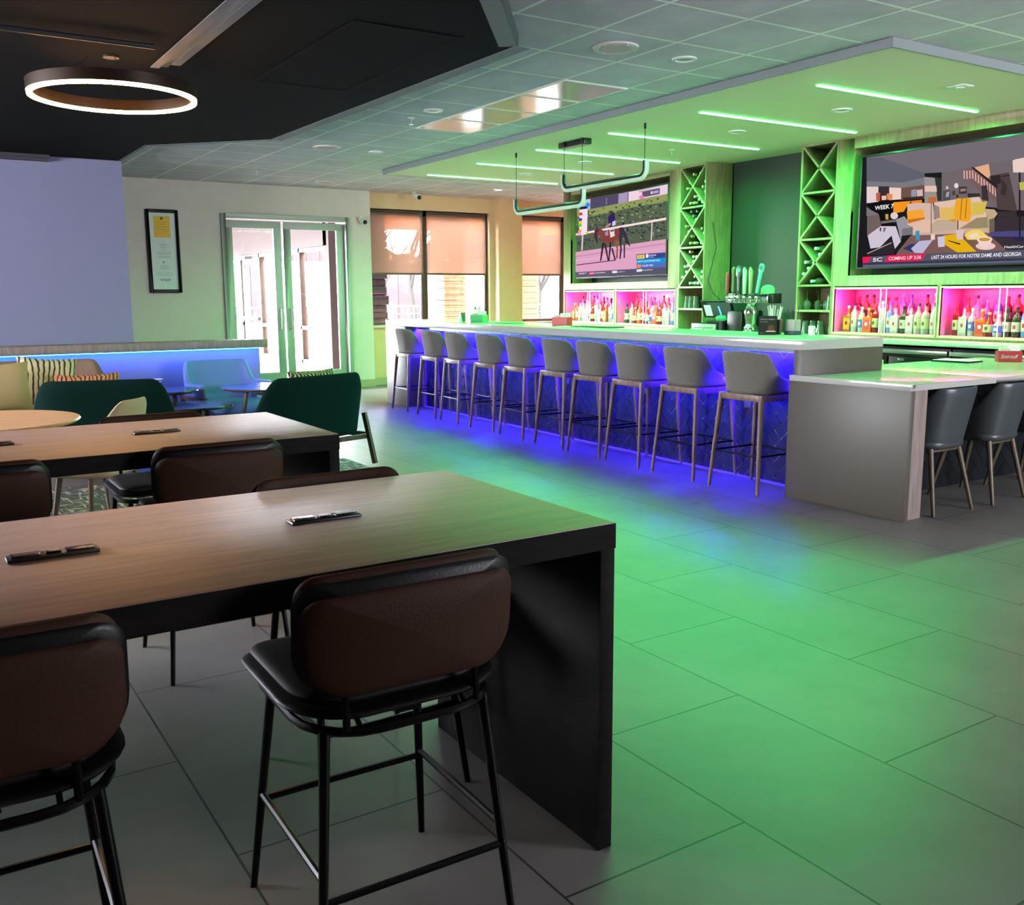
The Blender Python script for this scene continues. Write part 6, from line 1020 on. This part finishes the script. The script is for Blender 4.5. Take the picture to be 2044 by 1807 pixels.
cushion((2.93, 7.62, .66), (-.2, 0, .38), .52, .36, .13, mat('dark_pattern', (52, 44, 40), .8) if False else stripes('dark_zigzag', (196, 186, 160), (44, 36, 36), 9, 6), 'dark zigzag cushion peeking over the right-hand green lounge chair')
cushion((.30, 9.15, .66), (-.25, 0, .2), .42, .44, .15, stripes('grey_print', (90, 88, 90), (196, 192, 188), 8, 8), 'grey printed cushion at the left picture edge')
# dining corner behind the second table
round_table((.36, 6.08, .018), .52, .75, 'round pale wood dining table behind the second table', wood('maple_top', (196, 150, 104), (216, 172, 124), .3, (2, 8, 8)), 4)
t = thing('dining_chair', 'small beige curved back dining chair beside the pale round table', 'chair', (.92, 5.86, .018), .85)
tub(.25, .24, lambda d: .46, lambda d: .86 - .26 * sstep(20, 90, d), .05, .1, .035, 96, .8).build('backrest', M_cream, t, bevel=.008, angle=60)
G().plate(rr(.44, .44, .12, .12), .07, lambda u, v, n: (u, v + .02, .46 + n)).build('seat', M_cream, t)
for sx in (-1, 1):
    for sy in (-1, 1): taper_leg(G(), (sx * .15, sy * .14, .44), (sx * .2, sy * .2, 0), .018, .011).build('leg', M_dkleg, t)
t = thing('round_stool', 'brown round backed seat edge at the left picture edge behind the pale table', 'chair', (-.02, 7.35, .018), .3)
tub(.34, .3, lambda d: .3, lambda d: .72 - .1 * sstep(30, 90, d), .03, .06, .05, 100, .8).build('backrest', M_taupe, t, bevel=.01, angle=60); G().plate(rr(.56, .5, .14, .14), .1, lambda u, v, n: (u, v + .02, .4 + n)).build('seat', M_taupe, t)
for sx in (-1, 1):
    for sy in (-1, 1): taper_leg(G(), (sx * .2, sy * .18, .36), (sx * .24, sy * .22, 0), .02, .012).build('leg', M_dkleg, t)
# ------------------------------------------------------------------ outside
tag(G().box(-30, 60, 14.6, 90, -.3, -.12).build('ground', mat('outdoor_paving', (214, 214, 212), .9, var=.06, vscale=1)), kind='structure')
tag(G().box(6.9, 40, 26, 34, -.118, -.1).build('lawn', mat('grass', (50, 66, 30), .9, var=.2, vscale=8)), 'strip of bright green grass beyond the black fence', 'lawn', kind='stuff')
struct(G().box(1.5, 6.35, 14.34, 23.2, -.1, -.005), 'trim_8', mat('vestibule_floor', (206, 206, 208), .5))
t = thing('entrance_vestibule', 'glazed entry vestibule with pink beige header beyond the glass doors', 'vestibule', (6.35, 14.5, -.1))
hd_ = mat('vestibule_paint', (40, 24, 20), .8)
G().box(0, .18, 1.2, 9.0, 2.40, 3.2).box(0, .18, 1.1, 1.35, .0, 3.2).box(-4.9, .18, 8.85, 9.0, 2.4, 3.2).box(-4.9, .3, -.1, 9.0, 3.2, 3.3).build('header', hd_, t)
G().box(0, .2, 1.35, 5.2, .0, .32).box(0, .2, 6.2, 8.9, .0, .25).build('curb', hd_, t)
g = G(); z0, z1 = .32, 2.4
for y in (1.35, 2.62, 4.9, 6.15, 7.3, 8.8): g.box(.04, .16, y, y + .08, z0 if y < 4.9 or y > 6.2 else 0, z1)
g.box(.04, .16, 1.35, 8.88, z1 - .07, z1).box(.04, .16, 1.35, 4.95, z0, z0 + .06).box(.04, .16, 1.35, 4.95, .93, 1.0).box(.04, .16, 6.15, 8.85, .93, 1.0).box(.04, .16, 6.15, 8.85, .25, .31)
g.build('storefront_frame', M_winframe, t, bevel=.004)
g = G(); g.box(.09, .1, 1.43, 4.9, .38, 2.33).box(.09, .1, 6.2, 8.8, .31, 2.33); g.build('glass', M_glass, t)
g = G().box(.06, .14, 5.0, 6.1, .05, .2).box(.06, .14, 5.0, 6.1, 2.2, 2.3).box(.06, .14, 5.0, 5.08, .2, 2.2).box(.06, .14, 6.02, 6.1, .2, 2.2).box(.0, .06, 5.05, 6.05, 1.05, 1.12).build('entry_door', mat('entry_metal', (96, 92, 90), .5, .2), t, bevel=.004)
G().box(-.1, .05, 5.4, 6.0, 2.3, 2.36).build('door_closer', M_steel, g)
M_stone = brickmat('ledge_stone', (84, 56, 26), (50, 36, 20), .34, .13, .012, .5, ('X', 'Z'), (0, 0), .85, .22, .8)
M_stone2 = brickmat('mauve_block', (52, 38, 44), (28, 22, 24), .30, .155, .010, .5, ('X', 'Z'), (.1, 0), .85, .15, .8)
def rough_pier(x0, x1, y0, y1, z1, m, label):
    r = random.Random(int(x0 * 10)); g = G().box(x0 + .03, x1 - .03, y0 + .03, y1 - .03, -.12, z1); z = -.12
    while z < z1:
        h = r.uniform(.1, .16); d = r.uniform(-.02, .02); g.box(x0 - d, x1 + r.uniform(-.02, .025), y0 - d, y1 + d, z, min(z1, z + h - .006)); z += h
    return tag(g.build('stone_pier', m, None, bevel=.01), label, 'stone pillar')
rough_pier(6.62, 7.02, 14.75, 15.4, 3.1, M_stone2, 'mauve block pier just outside the left side of the wide window')
rough_pier(10.45, 11.0, 19.0, 19.6, 3.1, M_stone, 'tan ledge stone patio column seen through the right bay of the wide window')
rough_pier(12.3, 13.0, 19.0, 19.6, 3.1, M_stone, 'tan ledge stone patio column seen through the narrow window')
rough_pier(6.75, 7.25, 24.2, 24.8, 3.0, M_stone, 'tan ledge stone column seen through the left glass door')
t = thing('patio_roof', 'orange toned wooden patio roof outside the windows', 'patio roof', (9.3, 18.5, 3.14))
mo = wood('cedar_soffit', (190, 112, 40), (206, 132, 58), .6, (.6, 6, 6))
G().box(-1.9, 6, -2.4, 1.3, .12, .22).build('soffit', mo, t); G().box(-1.9, 6, .9, 1.2, -.25, .12).box(-1.9, -1.6, -2.4, 1.2, -.2, .12).build('beam', mo, t, bevel=.005)
M_fence = mat('fence_black', (50, 44, 42), .5)
def fence(label, a, b, z):
    a, b = Vector(a), Vector(b); t = thing('iron_fence', label, 'fence', tuple(a)); d = b - a; n = max(2, int(d.length / 2.2))
    G().beam((0, 0, z), tuple(d + Vector((0, 0, z))), .04, .05).build('top_rail', M_fence, t); G().beam((0, 0, z - .22), tuple(d + Vector((0, 0, z - .22))), .03, .03).build('rail', M_fence, t); G().beam((0, 0, .12), tuple(d + Vector((0, 0, .12))), .03, .03).build('rail', M_fence, t)
    for i in range(n + 1):
        p = d * (i / n); G().box(p.x - .05, p.x + .05, p.y - .05, p.y + .05, 0, z + .08).build('post', M_fence, t)
    g = G(); k = int(d.length / .2)
    for i in range(k): p = d * (i / k); g.box(p.x - .012, p.x + .012, p.y - .012, p.y + .012, .05, z)
    tag(g.build('pickets', M_fence, t), kind='stuff')
fence('black iron fence running beyond the patio and lawn', (3, 25.5, -.12), (40, 25.5, -.12), 1.25)
def tree(loc, h, seed, label, col=(150, 120, 96), leaf=None):
    t = thing('bare_tree', label, 'tree', loc); r = random.Random(seed); g = G(); tips = []
    def grow(p, d, l, rad, n):
        P = [p]
        for i in range(3): d = (d + Vector((r.uniform(-.2, .2), r.uniform(-.2, .2), r.uniform(-.05, .15)))).normalized(); P.append(P[-1] + d * l / 3)
        g.tube(P, [rad, rad * .85, rad * .7, rad * .55], 6)
        if n == 0: tips.append(P[-1]); return
        for k in range(3 if n > 1 else 4): grow(P[r.choice((2, 3))], (d + Vector((r.uniform(-.9, .9), r.uniform(-.9, .9), r.uniform(-.1, .6)))).normalized(), l * .68, rad * .5, n - 1)
    grow(Vector((0, 0, 0)), Vector((0, 0, 1)), h * .42, h * .022, 4)
    g.build('trunk_and_branches', mat('bark_%d' % seed, col, .9), t)
    if leaf:
        q = G()
        for p in tips:
            for _ in range(2): q.cbox(p + Vector((r.uniform(-.1, .1), r.uniform(-.1, .1), r.uniform(-.1, .1))), (.09, .02, .07), Matrix.Rotation(r.uniform(0, 3), 3, 'Z'))
        tag(q.build('leaves', mat('leaves_%d' % seed, leaf, .8), t), kind='stuff')
g = G(); rw = random.Random(8); top = []; bot = []
for i in range(90):
    x = 5 + i * .9; top.append(4.0 + rw.uniform(-.5, .6) + .5 * math.sin(i * .35))
for i in range(89): g.prism([(5 + i * .9, 58, -.12), (5.92 + i * .9, 58, -.12), (5.92 + i * .9, 58, top[i + 1]), (5 + i * .9, 58, top[i])], (0, 2, 0))
tag(g.build('distant_woods', mat('winter_woods', (44, 34, 36), .95, var=.3, vscale=.8), smooth=False), 'mauve band of bare winter woods far beyond the patio fence', 'woods', kind='stuff')
for (x, y, h, s, lb, lf) in ((13.4, 28, 5.5, 1, 'golden leaved small tree seen through the left bay of the wide window', (66, 48, 18)), (15.2, 30.0, 6.5, 2, 'bare tree seen beyond the patio in the wide window', None), (8.6, 27.5, 6, 3, 'bare tree seen through the right glass door', None), (6.4, 28.5, 5.5, 4, 'bare golden tree seen through the left glass door', (60, 48, 28)), (20.5, 30, 6, 5, 'bare tree seen through the narrow window', None)):
    tree((x, y, -.0995), h, s, lb, (26, 20, 16), lf)
t = thing('distant_building', 'pale building with a grey roof far outside the narrow window', 'building', (26, 36, -.12)); G().box(-4, 8, 0, 6, 0, 3.2).build('wall', mat('far_wall', (84, 80, 78), .9), t); G().prism([(-4.4, -.4, 3.2), (-4.4, 6.4, 3.2), (-4.4, 3, 5)], (12.8, 0, 0)).build('roof', mat('far_roof', (48, 46, 50), .9), t)
for x in (-2.5, 0, 2.5): G().box(x, x + 1.1, -.05, 0, 1, 2.1).build('window', mat('far_glass', (90, 96, 104), .3), t)
g = G(); P = [(7.3 + .35 * k, 16.6 + .25 * k, 2.55 - .16 * math.sin(k / 8 * PI * 1.0) - .03 * k) for k in range(17)]
t = thing('string_lights', 'string of hanging bulbs under the patio roof outside the windows', 'string lights', (0, 0, 0)); g.tube(P, .006, 5).build('wire', M_blkmat, t)
for k in range(1, 17, 2):
    p = Vector(P[k]); G().tube([p, p - Vector((0, 0, .09))], .012, 6).sphere(p - Vector((0, 0, .13)), .035, 7).build('bulb', mat('bulb', (220, 200, 190), .3), t)
